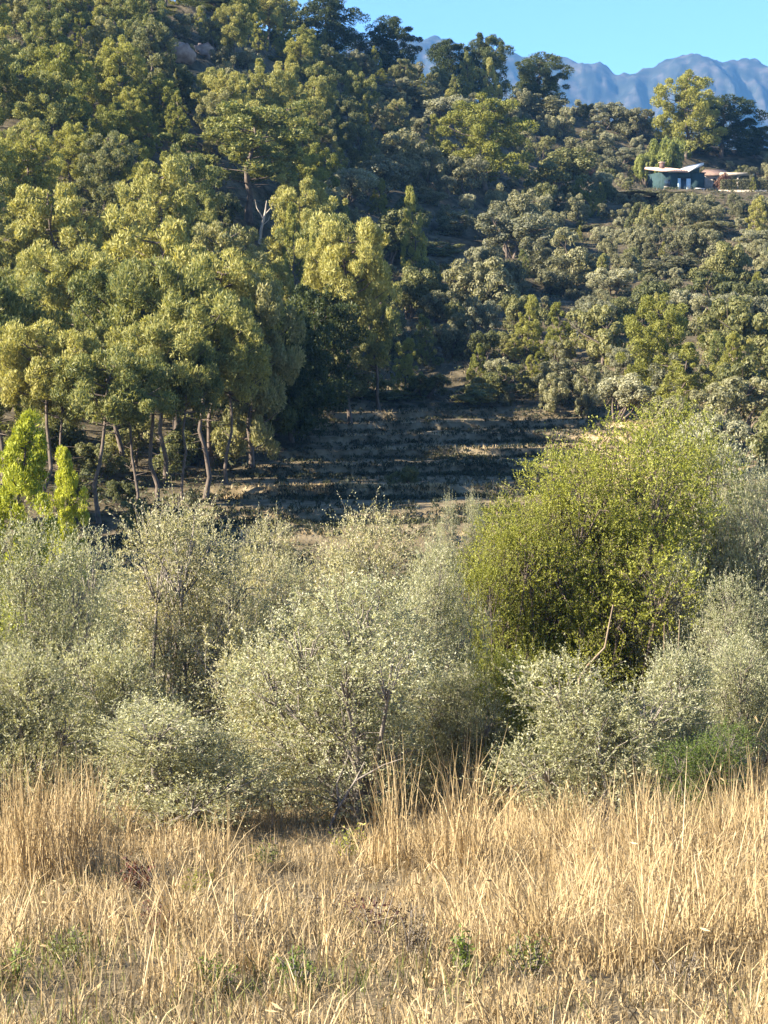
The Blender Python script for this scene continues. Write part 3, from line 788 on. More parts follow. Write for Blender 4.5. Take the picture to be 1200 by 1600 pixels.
# low ground cover between the shrubs of the slope
def ground_cover():
    r = np.random.default_rng(41); n = 6000
    y = np.where(r.random(n * 2) < 0.12, r.uniform(44, 72, n * 2), r.uniform(66, 325, n * 2)); u = r.uniform(-0.235, 0.215, n * 2); x = u * y
    keep = (field_mask(x, y) < 0.1) & (np.abs(y - 152) + 10 * ((x < 2) | (x > 20)) > 1.2) & ~((np.abs(x - HX - 3.0) < 10.5) & (np.abs(y - HY - 0.5) < 7)) & ~((u > 0.09) & (u < 0.15) & (y > 88) & (y < 118) & (r.random(n * 2) < 0.75))
    x = x[keep][:n]; y = y[keep][:n]; z = terr(x, y)
    cen = np.column_stack([x, y, z + 0.1]); rad = r.uniform(0.25, 0.75, len(x))
    P, T, Nn = clump_leaves(r, cen, rad, 20, 0.6, upb=0.9)
    m = len(P)
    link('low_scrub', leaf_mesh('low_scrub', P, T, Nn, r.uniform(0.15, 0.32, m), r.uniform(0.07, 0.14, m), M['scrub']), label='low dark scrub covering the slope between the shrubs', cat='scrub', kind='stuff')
ground_cover()

def blades(r, x, y, h, w, lean, droop, mat, name, ox=0.0, oy=0.0):
    """curved dry grass blades, 7 vertices each"""
    n = len(x); z = terr(x, y) - 0.02
    az = r.uniform(0, 2 * math.pi, n); l = np.abs(r.normal(0, 1, n)) * lean
    D = np.column_stack([np.cos(az), np.sin(az), np.zeros(n)]); O = np.column_stack([np.zeros(n) + ox, np.zeros(n) + oy, np.zeros(n)])
    fa = r.uniform(0, math.pi, n); Sd = np.column_stack([np.cos(fa), np.sin(fa), np.zeros(n)])
    V = np.empty((n, 7, 3), np.float32); base = np.column_stack([x, y, z])
    dr = r.uniform(0, 1, n) ** 2 * droop
    for k, t in enumerate((0.0, 0.38, 0.72, 1.0)):
        c = base + D * (h * (l * t + dr * t ** 3))[:, None] + O * (h * t ** 1.4)[:, None]
        c[:, 2] += h * (t * np.sqrt(np.maximum(0.1, 1 - np.minimum(l, 0.9) ** 2)) - 0.75 * dr * t ** 3)
        if k < 3:
            ww = (w * (1.0, 0.85, 0.6)[k])[:, None] * 0.5
            V[:, 2 * k] = c - Sd * ww; V[:, 2 * k + 1] = c + Sd * ww
        else: V[:, 6] = c
    b = (np.arange(n) * 7)[:, None]
    f = np.concatenate([b + np.array([[0, 1, 3, 2]]), b + np.array([[2, 3, 5, 4]]), b + np.array([[4, 5, 6]])], 1)
    sizes = np.tile([4, 4, 3], n)
    return make_mesh(name, V.reshape(-1, 3), f.ravel(), sizes, mat)

# dry grass in the gaps of the slope
def slope_grass():
    r = np.random.default_rng(45); n = 40000
    y = r.uniform(80, 300, n); x = r.uniform(-0.2, 0.215, n) * y
    k = (field_mask(x, y) < 0.1) & (fbm(x * 0.12, y * 0.12, 66, 2) > 0.02) & (x / y > -0.03 - 0.1 * (y < 130))
    x, y = x[k], y[k]
    link('slope_grass', blades(r, x, y, r.uniform(0.15, 0.45, len(x)), r.uniform(0.04, 0.09, len(x)), 0.45, 0.5, M['straw_dull'], 'slope_grass'), label='dull dry grass in the gaps between the slope shrubs', cat='grass', kind='stuff')
slope_grass()

# weeds and dead grass on the terraces of the dark field
def field_cover():
    r = np.random.default_rng(43)
    n = 60000
    y = r.uniform(72, 127, n); u = r.uniform(-0.15, 0.15, n); x = u * y
    m = field_mask(x, y)
    zb = terr_base(x, y) + 0.35 * noise(x * 0.10, y * 0.10, 31)
    ph = zb / 0.54 + 0.2; ph = ph - np.floor(ph)
    edge = np.exp(-((ph - 0.475) / 0.055) ** 2)
    patch = 0.5 + 1.2 * fbm(x * 0.22, y * 0.5, 90, 3)
    keep = (m > 0.2) & (r.random(n) < np.clip(0.035 + 1.0 * edge * (0.35 + patch) + 0.12 * (patch > 0.85), 0, 1))
    x = x[keep]; y = y[keep]; z = terr(x, y)
    # pale dead grass hanging over every terrace edge
    n2 = 60000
    y2 = r.uniform(74, 127, n2); x2 = r.uniform(-0.14, 0.14, n2) * y2
    q2 = (terr_base(x2, y2) + 0.35 * noise(x2 * 0.10, y2 * 0.10, 31)) / 0.54 + 0.2; q2 = q2 - np.floor(q2)
    k2 = (field_mask(x2, y2) > 0.4) & (q2 > 0.52) & (q2 < 0.66) & (r.random(n2) < np.clip(0.6 + 2.2 * fbm(x2 * 0.2, y2 * 0.2, 77, 2), 0, 1))
    x2, y2 = x2[k2], y2[k2]
    link('terrace_grass', blades(r, x2, y2, r.uniform(0.1, 0.3, len(x2)), r.uniform(0.03, 0.06, len(x2)), 0.5, 0.5, M['straw'], 'terrace_grass'), label='pale dead grass along the terrace edges of the dark field', cat='grass', kind='stuff')
    cen = np.column_stack([x, y, z + 0.02]); rad = r.uniform(0.10, 0.30, len(x))
    P, T, Nn = clump_leaves(r, cen, rad, 13, 0.8, upb=0.9); k = len(P)
    T = nrm(T + np.array([0, 0, 0.9]))
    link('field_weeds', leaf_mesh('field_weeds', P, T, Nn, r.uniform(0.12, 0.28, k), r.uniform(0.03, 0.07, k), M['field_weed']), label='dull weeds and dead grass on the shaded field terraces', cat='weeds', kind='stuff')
field_cover()

# sunlit dry grass banks at the right end of the field
def banks():
    r = np.random.default_rng(47); n = 9000
    y = r.uniform(92, 116, n); u = r.uniform(0.085, 0.16, n); x = u * y
    keep = fbm(x * 0.3, y * 0.3, 12, 2) > -0.12
    x, y = x[keep], y[keep]
    h = r.uniform(0.08, 0.3, len(x))
    link('bank_grass', blades(r, x, y, h, r.uniform(0.03, 0.06, len(x)), 0.4, 0.3, M['straw'], 'bank_grass'), label='short bleached grass on the sunlit end of the field', cat='grass', kind='stuff')
    n = 5000
    x = r.uniform(-7.5, 3.0, n); y = 90.3 + 0.6 * noise(x * 0.5, x * 0, 3) + r.normal(0, 0.25, n)  # thin band of pale straw blades across the field
    h = r.uniform(0.08, 0.28, n)
    link('bank_grass', blades(r, x, y, h, r.uniform(0.03, 0.06, n), 0.4, 0.3, M['straw'], 'bank_grass'), label='narrow strip of pale grass along a bank of the dark field', cat='grass', kind='stuff')
banks()
# ------------------------------------------------------------------ house on its terrace
def house():
    M['wall_g'] = surf_mat('dark_green_render', (0.018, 0.042, 0.045), (0.03, 0.06, 0.062), 2.0, bump=0.1)
    M['white'] = surf_mat('white_paint', (0.70, 0.68, 0.64), (0.82, 0.80, 0.76), 3.0, rough=0.6, bump=0.05)
    M['tile'] = surf_mat('pale_terracotta', (0.52, 0.33, 0.25), (0.68, 0.50, 0.40), 1.4, bump=0.15)
    M['brick'] = surf_mat('chimney_brick', (0.10, 0.06, 0.05), (0.18, 0.11, 0.09), 5)
    M['frame'] = surf_mat('pale_blue_shutter', (0.46, 0.60, 0.68), (0.56, 0.70, 0.78), 3, rough=0.5, bump=0.03)
    M['dark'] = surf_mat('dark_joinery', (0.02, 0.035, 0.055), (0.035, 0.05, 0.07), 3, rough=0.4, bump=0)
    g, nt, out = newmat('window_glass'); pb = nt.nodes.new('ShaderNodeBsdfPrincipled'); pb.inputs['Base Color'].default_value = (0.03, 0.05, 0.07, 1)
    pb.inputs['Roughness'].default_value = 0.05; pb.inputs['Specular IOR Level'].default_value = 0.8; nt.links.new(pb.outputs[0], out.inputs['Surface'])
    M['beige'] = surf_mat('sandy_stone', (0.34, 0.28, 0.21), (0.50, 0.43, 0.34), 2.0)
    M['oldtile'] = surf_mat('old_roof_tile', (0.16, 0.10, 0.075), (0.30, 0.20, 0.15), 2.5)
    e = link('house', None, label='small dark green house with pale low roof on the right slope', cat='house', loc=(HX, HY, HZ))
    e.rotation_euler = (0, 0, math.radians(19))
    W, D, H = 3.35, 4.2, 2.9
    wall = Boxes()                                    # facade is at y=0; split round the french window opening
    for b in ((-W, -0.85, 0, 0.3, -0.6, H), (1.15, W, 0, 0.3, -0.6, H), (-0.85, 1.15, 0, 0.3, 2.15, H), (-0.85, 1.15, 0, 0.3, -0.6, 0.0)): wall.box(*b)
    wall.box(-W, -W + 0.3, 0.3, D, -0.6, H); wall.box(W - 0.3, W, 0.3, D, -0.6, H); wall.box(-W + 0.3, W - 0.3, D - 0.3, D, -0.6, H)
    link('wall', wall.mesh('house_wall', M['wall_g']), e)
    # left roof: shallow slope of pale tiles towards the valley
    rf = Boxes()
    x0, x1, xm = -W - 0.4, 0.45, 0.45
    rf.hexa([(x0, -0.5, H), (x1, -0.5, H), (x1, D + 0.3, H + 0.75), (x0, D + 0.3, H + 0.75), (x0, -0.5, H + 0.26), (x1, -0.5, H + 0.26), (x1, D + 0.3, H + 1.0), (x0, D + 0.3, H + 1.0)])
    roof = link('roof', rf.mesh('roof_slab', M['tile']), e)
    cap = None
    bar = None
    for i in range(11):                                # rows of cover tiles running down the slope
        xx = x0 + 0.18 + i * 0.375
        tb = Tubes(); tb.add([(xx, -0.56, H + 0.27), (xx, D + 0.25, H + 1.01)], 0.08, 8)
        link('cover_tile', tb.mesh('cover_tile', M['tile']), roof)
    boxpart('chimney', M['brick'], roof, -W + 0.2, -W + 0.75, 0.6, 1.15, H + 0.3, H + 1.35)
    boxpart('chimney_cap', M['tile'], roof, -W + 0.1, -W + 0.85, 0.5, 1.25, H + 1.352, H + 1.45)
    # right roof: single slab rising to the right with a white edge
    x2 = W - 0.55
    rr = Boxes(); rr.hexa([(xm + 0.004, -0.7, H + 0.02), (x2, -0.7, H + 1.10), (x2, D + 0.3, H + 1.10), (xm + 0.004, D + 0.3, H + 0.02),
                           (xm + 0.004, -0.7, H + 0.34), (x2, -0.7, H + 1.42), (x2, D + 0.3, H + 1.42), (xm + 0.004, D + 0.3, H + 0.34)])
    link('raised_roof', rr.mesh('raised_roof', M['white']), e)
    gb = Boxes(); gb.hexa([(xm, 0.02, H + 0.001), (x2 - 0.25, 0.02, H + 0.001), (x2 - 0.25, 0.28, H + 0.001), (xm, 0.28, H + 0.001), (xm, 0.02, H + 0.01), (x2 - 0.25, 0.02, H + 0.96), (x2 - 0.25, 0.28, H + 0.96), (xm, 0.28, H + 0.01)])
    link('gable_wall', gb.mesh('gable_wall', M['wall_g']), e)
    boxpart('flat_roof_edge', M['dark'], e, x2 + 0.004, W + 0.15, -0.15, D, H + 0.003, H + 0.14)
    # french window with two pale leaves folded open
    fw = link('french_window', None, e)
    boxpart('frame', M['dark'], fw, -0.85, 1.15, 0.12, 0.2, 2.02, 2.15)
    boxpart('mullion', M['dark'], fw, 0.10, 0.20, 0.12, 0.2, 0.0, 2.02)
    boxpart('pane', g, fw, -0.85, 0.10, 0.15, 0.17, 0.0, 2.02); boxpart('pane', g, fw, 0.20, 1.15, 0.15, 0.17, 0.0, 2.02)
    boxpart('shutter', M['frame'], e, -0.86, -0.42, -0.06, -0.01, 0.0, 2.1); boxpart('shutter', M['frame'], e, 0.48, 1.14, -0.06, -0.01, 0.0, 2.1)
    # window at the left, sill at the right
    wl = boxpart('window', g, e, -2.9, -1.9, -0.012, -0.004, 0.9, 1.9); boxpart('frame', M['dark'], wl, -2.45, -2.35, -0.03, -0.013, 0.9, 1.9)
    boxpart('window_sill', M['beige'], wl, -3.0, -1.8, -0.09, -0.005, 0.8, 0.895)
    def tagp(o, lab, cat): o['label'] = lab; o['category'] = cat; return o
    # bench
    b = link('bench', None, label='white bench against the right part of the house front', cat='bench', loc=(HX, HY, HZ)); b.rotation_euler = (0, 0, math.radians(19))
    boxpart('seat', M['white'], b, 1.45, 3.05, -0.75, -0.3, 0.62, 0.78); boxpart('leg', M['white'], b, 1.55, 1.7, -0.7, -0.35, 0.0, 0.618); boxpart('leg', M['white'], b, 2.8, 2.95, -0.7, -0.35, 0.0, 0.618)
    # pergola right of the house
    p = link('pergola', None, label='flat sandy pergola beam on posts right of the house', cat='pergola', loc=(HX, HY, HZ))
    boxpart('beam', M['beige'], p, 5.6, 10.4, 2.4, 3.2, 2.75, 3.15)
    for xx in (5.8, 8.0, 10.1): boxpart('post', M['beige'], p, xx, xx + 0.25, 2.6, 2.95, -0.3, 2.748)
    # shed with old tile roof behind
    s = link('shed', None, label='low shed with old brown tile roof behind the reddish bush', cat='shed', loc=(HX, HY, HZ))
    boxpart('wall', M['beige'], s, 3.9, 7.2, 5.5, 7.6, -0.4, 3.0)
    sr = Boxes(); sr.hexa([(3.7, 5.2, 3.003), (7.4, 5.2, 3.003), (7.4, 7.8, 3.7), (3.7, 7.8, 3.7), (3.7, 5.2, 3.2), (7.4, 5.2, 3.2), (7.0, 7.8, 4.1), (4.2, 7.8, 4.1)])
    link('roof', sr.mesh('shed_roof', M['oldtile']), s)
    # garden wall and clipped hedge on the terrace edge
    link('garden_wall', (lambda B: (B.box(4.2, 12.2, -4.6, -4.25, -1.2, 0.12), B.mesh('garden_wall', M['beige']))[1])(Boxes()), label='low garden wall under the clipped hedge right of the house', cat='wall', loc=(HX, HY, HZ))
    def hedge(x0, x1, lab):
        r = np.random.default_rng(int(x0 * 10)); n = 5200
        P = np.column_stack([r.uniform(x0, x1, n), r.uniform(-4.2, -3.1, n), r.uniform(0, 1.5, n)])
        ax = r.integers(0, 4, n)                       # push most leaves to a clipped face
        P[ax == 0, 2] = 1.5 + r.normal(0, 0.05, (ax == 0).sum()); P[ax == 1, 1] = -4.2 + r.normal(0, 0.05, (ax == 1).sum())
        P[ax == 2, 0] = np.where(r.random((ax == 2).sum()) < 0.5, x0, x1) + r.normal(0, 0.05, (ax == 2).sum())
        h = link('hedge', None, label=lab, cat='hedge', loc=(HX, HY, HZ))
        link('leaves', leaf_mesh('hedge_leaves', P, rdir(r, n), nrm(rdir(r, n, 0.5)), 0.2, 0.12, M['oak']), h)
        tb = Tubes()
        for q in np.arange(x0 + 0.3, x1, 0.5): tb.add([(q, -3.65, -0.15), (q + 0.05, -3.65, 0.7), (q, -3.6, 1.3)], [0.04, 0.03, 0.01], 5)
        link('stems', tb.mesh('hedge_stems', M['bark']), h)
    hedge(4.7, 11.0, 'clipped box hedge on the terrace right of the house'); hedge(11.6, 13.6, 'short second block of clipped hedge at the right picture edge')
house()

# ------------------------------------------------------------------ foreground olives and shrubs
def olive_kind(seed, W, H, n_shoot, leaf, per, low, lobes, trunk, shoot, upright, bark, ragged=1.0):
    """leafy crown and stems of a wide low tree; returns meshes with the size they were made for"""
    r = np.random.default_rng(seed); Dp = 0.85 * W
    tb = Tubes(); lc = []; lr = []
    for i in range(lobes):                               # lobes of the crown over its height
        t = (i + 0.5) / lobes; h = H * (low + (0.86 - low) * t)
        prof = math.sqrt(max(0.08, 1 - ((t - 0.40) / 0.72) ** 2))
        az = i * 2.4 + r.uniform(-0.6, 0.6); rr = r.uniform(0.25, 0.76) * prof
        rr = rr if i % 3 else r.uniform(0.0, 0.4) * prof
        lc.append((math.cos(az) * rr * W / 2, math.sin(az) * rr * Dp / 2, h * (1 + 0.07 * ragged * r.normal()))); lr.append(r.uniform(0.17 - 0.05 * ragged, 0.25 + 0.02 * ragged) * W * (0.65 + 0.35 * prof))
    lc = np.array(lc); lr = np.minimum(np.array(lr), 0.3 * H + 0.2)
    stems = [np.array([r.normal(0, 0.22), r.normal(0, 0.22), -0.1]) for _ in range(trunk)]
    for j in range(lobes):
        b = stems[j % trunk]; c = lc[j]
        mid = b * 0.45 + c * 0.55 + r.normal(0, 0.14, 3); mid[2] = min(mid[2], c[2] * 0.62)
        k1 = b * 0.8 + mid * 0.2 + np.array([0, 0, 0.25])
        tb.add([b, k1, mid, c], [0.085, 0.065, 0.04, 0.018], 6)
        for q in range(10):
            g = c + rdir(r, 1, 0.5)[0] * lr[j] * r.uniform(0.6, 1.0)
            tb.add([mid * 0.35 + c * 0.65, (c + g) / 2 + r.normal(0, 0.05, 3), g], [0.016, 0.011, 0.004], 4)
    j = r.choice(lobes, n_shoot, p=lr ** 2 / np.sum(lr ** 2))          # leafy shoots
    dr = rdir(r, n_shoot, 0.3)
    rad = lr[j][:, None] * (r.uniform(0.35, 1.0, (n_shoot, 1)) ** 0.5)
    s0 = lc[j] + dr * rad * np.array([1, 1, 0.9])
    s0[:, 2] = np.maximum(s0[:, 2], 0.12)
    ax = nrm(0.55 * dr + np.array([0, 0, upright]) + 0.45 * r.normal(size=dr.shape))
    ln = r.uniform(0.5, 1.3, n_shoot) * shoot
    bend = r.normal(0, 0.16, (n_shoot, 3)) + np.array([0, 0, -0.06])
    t = (np.arange(per) + 0.6) / per
    P = s0[:, None] + ax[:, None] * (ln[:, None] * t)[..., None] + bend[:, None] * (t ** 2)[None, :, None]
    tang = nrm(ax[:, None] + 2 * bend[:, None] * t[None, :, None])
    side = nrm(np.cross(tang, r.normal(size=tang.shape)))
    T = nrm(tang * 0.75 + side * 0.8)
    L = leaf[0] * r.uniform(0.65, 1.25, (n_shoot, per)) * (1.1 - 0.45 * t[None])
    Wd = leaf[1] * r.uniform(0.75, 1.3, (n_shoot, per))
    P = P + T * (L * 0.55)[..., None]
    Nn = nrm(np.cross(T, r.normal(size=T.shape)))
    crown = leaf_mesh('leafy_crown', P.reshape(-1, 3), T.reshape(-1, 3), Nn.reshape(-1, 3), L.ravel(), Wd.ravel(), M['olive'])
    for i in np.arange(0, n_shoot, 3): tb.add([s0[i], s0[i] + ax[i] * ln[i] * 0.5 + bend[i] * 0.25, s0[i] + ax[i] * ln[i] + bend[i]], [0.006, 0.004, 0.002], 3)
    return dict(crown=crown, trunk=tb.mesh('stems_and_twigs', M[bark]), w=W, h=float(np.quantile(P[..., 2], 0.997)))

OK_ = {'olive': [olive_kind(300 + i, 4.6, 4.6, 3300, (0.072, 0.021), 15, 0.07, 19, 3, 0.42, 0.75, 'bark_olive', 1.0 + 0.4 * i) for i in range(3)],
       'low': [olive_kind(320 + i, 3.2, 2.8, 2300, (0.072, 0.021), 15, 0.09, 15, 4, 0.40, 0.7, 'bark_olive', 1.2) for i in range(2)],
       'dense': [olive_kind(340 + i, 4.8, 6.0, 6400, (0.056, 0.025), 16, 0.06, 30, 2, 0.30, 0.8, 'bark', 1.3) for i in range(2)]}

def olive(px, top, base_py, d, wpx, mat, lab, name='olive_tree', cat='olive tree', seed=0, kind=None, **_):
    r = np.random.default_rng(seed)
    p = at(px, top, d); zg = ground_z(p[0], d); H = p[2] - zg; W = 1.14 * wpx / F_PX * d
    kind = kind or ('dense' if name == 'evergreen_tree' else 'low' if H < 3.3 else 'olive')
    v = OK_[kind][seed % len(OK_[kind])]
    e = link(name, None, label=lab, cat=cat, loc=(p[0], d, zg)); e.empty_display_size = 0.4
    e.rotation_euler = (0, 0, r.uniform(0, 6.28)); e.scale = (W / v['w'], W / v['w'], H / v['h'])
    c = link('crown', v['crown'], e)
    c.material_slots[0].link = 'OBJECT'; c.material_slots[0].material = mat
    link('trunk', v['trunk'], e)
    return e

olive(545, 900, 1290, 31.5, 400, M['olive'], 'olive in the centre front with pale forked stems at its foot', seed=1, n_shoot=3000, lobes=18)
olive(262, 1085, 1320, 29.8, 320, M['olive_grey'], 'low spreading olive front left of centre, skirted by dry grass', seed=2, n_shoot=2100, low=0.1)
olive(290, 780, 1200, 38, 350, M['olive_cream'], 'cream-lit tall olive in the second row left of centre', seed=3, n_shoot=2900, lobes=18)
olive(60, 815, 1180, 36, 290, M['olive'], 'olive filling the left picture edge', seed=4, n_shoot=2600)
olive(40, 1010, 1230, 32.5, 230, M['olive_grey'], 'low grey olive at the left edge above the tall straw tuft', seed=5, n_shoot=1500)
olive(565, 800, 1150, 41, 300, M['olive_cream'], 'olive whose top meets the dark field in the centre', seed=6, n_shoot=2300)
olive(678, 850, 1180, 36, 190, M['olive_grey'], 'narrow silvery olive left of the yellow-green tree', seed=7, n_shoot=1700)
olive(950, 660, 1150, 41, 370, M['mastic'], 'tallest dome of the yellow-green thicket, shaded on its right', name='evergreen_tree', cat='tree', seed=8, n_shoot=5200, leaf=(0.066, 0.032), per=15, lobes=30, upright=0.9, shoot=0.45, low=0.06, trunk=2, bark='bark')
olive(1040, 640, 1150, 43.5, 280, M['mastic'], 'darker leafy tree close behind the yellow-green tree', name='evergreen_tree', cat='tree', seed=18, n_shoot=2600, leaf=(0.066, 0.03), per=15, lobes=18, upright=0.8, shoot=0.42, low=0.08, trunk=2, bark='bark')
olive(1120, 672, 1120, 46, 330, M['olive'], 'tall olive at the right edge behind the yellow-green tree', seed=9, n_shoot=2800)
olive(1170, 740, 1120, 42, 220, M['olive_grey'], 'grey olive on the right picture edge', seed=19, n_shoot=1700)
olive(930, 1030, 1250, 30.5, 300, M['olive_grey'], 'low grey olive in front of the yellow-green tree', seed=10, n_shoot=2200)
olive(1060, 1005, 1230, 32, 170, M['olive'], 'small olive right of the leaning dead stalk', seed=11, n_shoot=1100)
olive(1165, 985, 1250, 33.5, 170, M['olive'], 'dark olive shrub at the right edge above the straw', seed=12, n_shoot=1200)
for i, (px, top, d, w, mt, lab) in enumerate([(-150, 860, 36, 300, 'olive', 'olive just beyond the left picture edge, back row'), (-130, 1030, 32, 240, 'olive_grey', 'low olive just beyond the left picture edge'),
                                            (1340, 720, 44, 320, 'olive', 'tall olive just beyond the right picture edge'), (1330, 960, 35, 280, 'olive_grey', 'olive just beyond the right picture edge, front row'), (1290, 850, 40, 260, 'olive', 'olive just beyond the right picture edge, middle row'),
                                            (1500, 800, 42, 320, 'olive_cream', 'olive well beyond the right picture edge'), (-300, 830, 41, 320, 'olive_cream', 'olive well beyond the left picture edge')]):
    olive(px, top, 1200, d, w, M[mt], lab, seed=60 + i)
olive(790, 1010, 1220, 33, 130, M['mastic'], 'low yellow-green shrub at the foot of the yellow-green tree', name='evergreen_shrub', cat='shrub', seed=13, n_shoot=900, leaf=(0.05, 0.022), shoot=0.35)
olive(690, 778, 830, 58, 60, M['olive_grey'], 'small silver shrub at the near rim of the dark field, left one', name='pale_shrub', cat='shrub', seed=14, n_shoot=420, leaf=(0.09, 0.03), lobes=7, fine=False)
olive(740, 775, 830, 58.5, 60, M['olive_grey'], 'small silver shrub at the near rim of the dark field, right one', name='pale_shrub', cat='shrub', seed=15, n_shoot=420, leaf=(0.09, 0.03), lobes=7, fine=False)
olive(1100, 1130, 1250, 29.5, 170, M['weed'], 'fresh green weeds in front of the dark olive shrub', name='weed_clump', cat='weeds', seed=16, n_shoot=600, leaf=(0.06, 0.022), lobes=8, trunk=4, shoot=0.4)
olive(420, 880, 1180, 39.5, 150, M['olive'], 'shaded olive crown between the cream-lit olive and the centre olive', seed=17, n_shoot=1200)

olive(170, 1000, 1250, 34, 210, M['olive'], 'olive between the left edge olives and the low front one', seed=31, n_shoot=1500)
olive(420, 1010, 1260, 33.5, 200, M['olive_cream'], 'olive filling the gap left of the centre front olive', seed=32, n_shoot=1400)
olive(700, 1040, 1240, 33.5, 170, M['olive_grey'], 'grey olive between the centre olive and the yellow-green tree', seed=33, n_shoot=1200)
olive(1150, 900, 1200, 38, 200, M['olive'], 'shaded olive right of the yellow-green tree trunk', seed=34, n_shoot=1500)
olive(180, 835, 1200, 42, 240, M['olive'], 'olive seen between the left edge olive and the cream-lit one', seed=35, n_shoot=1500)
olive(858, 708, 1180, 40.4, 270, M['mastic'], 'middle dome of the yellow-green thicket right of centre', name='evergreen_tree', cat='tree', seed=51)
olive(785, 782, 1200, 39.6, 200, M['mastic'], 'left shoulder of yellow-green foliage leaning towards the centre', name='evergreen_tree', cat='tree', seed=41, n_shoot=2600, leaf=(0.066, 0.032), per=15, lobes=18, upright=0.8, shoot=0.4, low=0.05, trunk=2, bark='bark')
olive(745, 1060, 1240, 33.0, 150, M['olive_grey'], 'silvery olive under the left shoulder of the yellow-green tree', seed=42, n_shoot=1100)
olive(640, 930, 1240, 35.0, 220, M['olive_grey'], 'silvery olive right behind the centre olive', seed=43, n_shoot=1500)
olive(420, 815, 1200, 43, 220, M['olive_cream'], 'olive top between the cream-lit olive and the centre one', seed=37, n_shoot=1500)
olive(1060, 860, 1200, 40, 190, M['olive'], 'dark-sided olive touching the right flank of the yellow-green tree', seed=36, n_shoot=1300)

# ------------------------------------------------------------------ dry grass
def dry_grass():
    r = np.random.default_rng(61)
    def scatter(n, y0, y1, dens):
        y = 1 / r.uniform(1 / y1, 1 / y0, n) if False else r.uniform(y0, y1, n)
        x = r.uniform(-1, 1, n) * (0.215 * y + 4.0)
        k = r.random(n) < dens(x, y)
        return x[k], y[k]
    tall = lambda x, y: np.clip(0.62 + 1.0 * fbm(x * 0.55, y * 0.55, 21, 3), 0.12, 1.3)
    px = lambda x, y: 600 + F_PX * x / y
    def hmap(x, y):
        h = tall(x, y)
        p = px(x, y)
        h = h * (0.45 + 0.55 * sstep(14, 19, y) + 0.35 * sstep(560, 760, p))
        h = h * (1 - 0.55 * np.exp(-((p - 430) / 120) ** 2) * sstep(20, 25, y))
        h = h + 0.5 * np.exp(-((p - 70) / 75) ** 2) * sstep(20, 25, y) + 0.3 * sstep(620, 700, p) * sstep(22, 27, y)
        return np.clip(h, 0.15, 1.6)
    # standing straw, growing in tussocks
    x, y = scatter(5000, 11.5, 33.0, lambda x, y: np.clip(0.75 + 1.3 * fbm(x * 0.35, y * 0.35, 33, 2) + 0.3 * sstep(600, 800, px(x, y)) - 0.55 * np.exp(-((px(x, y) - 560) / 150) ** 2) * (1 - sstep(19, 23, y)) - 0.2 * np.exp(-((px(x, y) - 60) / 120) ** 2) * (1 - sstep(16, 19, y)), 0.34, 1) * (1 - 0.5 * sstep(29, 33, y)))
    nb = r.integers(9, 40, len(x)); th = hmap(x, y) * r.uniform(0.4, 1.2, len(x)) * np.where(r.random(len(x)) < 0.1, 1.5, 1.0)
    la = r.uniform(0, 6.28, len(x)); lm = np.abs(r.normal(0, 0.16, len(x))); sp = r.uniform(0.05, 0.17, len(x))
    t = np.repeat(np.arange(len(x)), nb); n = len(t)
    bx_ = x[t] + r.normal(0, 1, n) * sp[t]; by_ = y[t] + r.normal(0, 1, n) * sp[t]
    h = th[t] * r.uniform(0.35, 1.05, n)
    m1 = blades(r, bx_, by_, h, r.uniform(0.007, 0.015, n), 0.26, 0.9, M['straw'], 'dry_grass', (np.cos(la) * lm)[t], (np.sin(la) * lm)[t])
    link('dry_grass', m1, label='tall dry straw-coloured grass covering the foreground', cat='grass', kind='stuff')
    # seed heads nodding on thin stalks
    k = r.choice(n, 5200, replace=False)
    V = np.empty(len(m1.vertices) * 3, np.float32); m1.vertices.foreach_get('co', V); V = V.reshape(-1, 7, 3)[k]
    ax = nrm(V[:, 6] - V[:, 4] + 1e-4); P = V[:, 6] + ax * 0.03
    P = np.concatenate([P, P]); ax = np.concatenate([ax, nrm(ax + 0.3 * r.normal(size=ax.shape))])
    link('seed_heads', leaf_mesh('seed_heads', P, ax, rdir(r, len(P)), r.uniform(0.07, 0.15, len(P)), r.uniform(0.012, 0.026, len(P)), M['straw']), label='pale seed heads on the dry grass', cat='grass', kind='stuff')
    # collapsed older thatch
    x, y = scatter(44000, 11.5, 33.5, lambda x, y: np.full(len(x), 0.9))
    h = r.uniform(0.15, 0.5, len(x))
    link('old_thatch', blades(r, x, y, h, r.uniform(0.006, 0.014, len(x)), 0.62, 0.6, M['straw_dull'], 'old_thatch'), label='collapsed greyish old grass under the standing straw', cat='grass', kind='stuff')
    # green blades coming through
    x, y = scatter(30000, 12, 31, lambda x, y: np.clip(2.2 * fbm(x * 0.5, y * 0.5, 55, 2) - 0.25 + 0.5 * np.exp(-((px(x, y) - 430) / 110) ** 2) * np.exp(-((y - 25) / 2.5) ** 2), 0.02, 0.9) * (1 - 0.8 * sstep(700, 850, px(x, y))))
    h = r.uniform(0.12, 0.42, len(x))
    link('green_grass', blades(r, x, y, h, r.uniform(0.007, 0.014, len(x)), 0.4, 0.4, M['green_grass'], 'green_grass'), label='green grass showing through the straw', cat='grass', kind='stuff')
dry_grass()

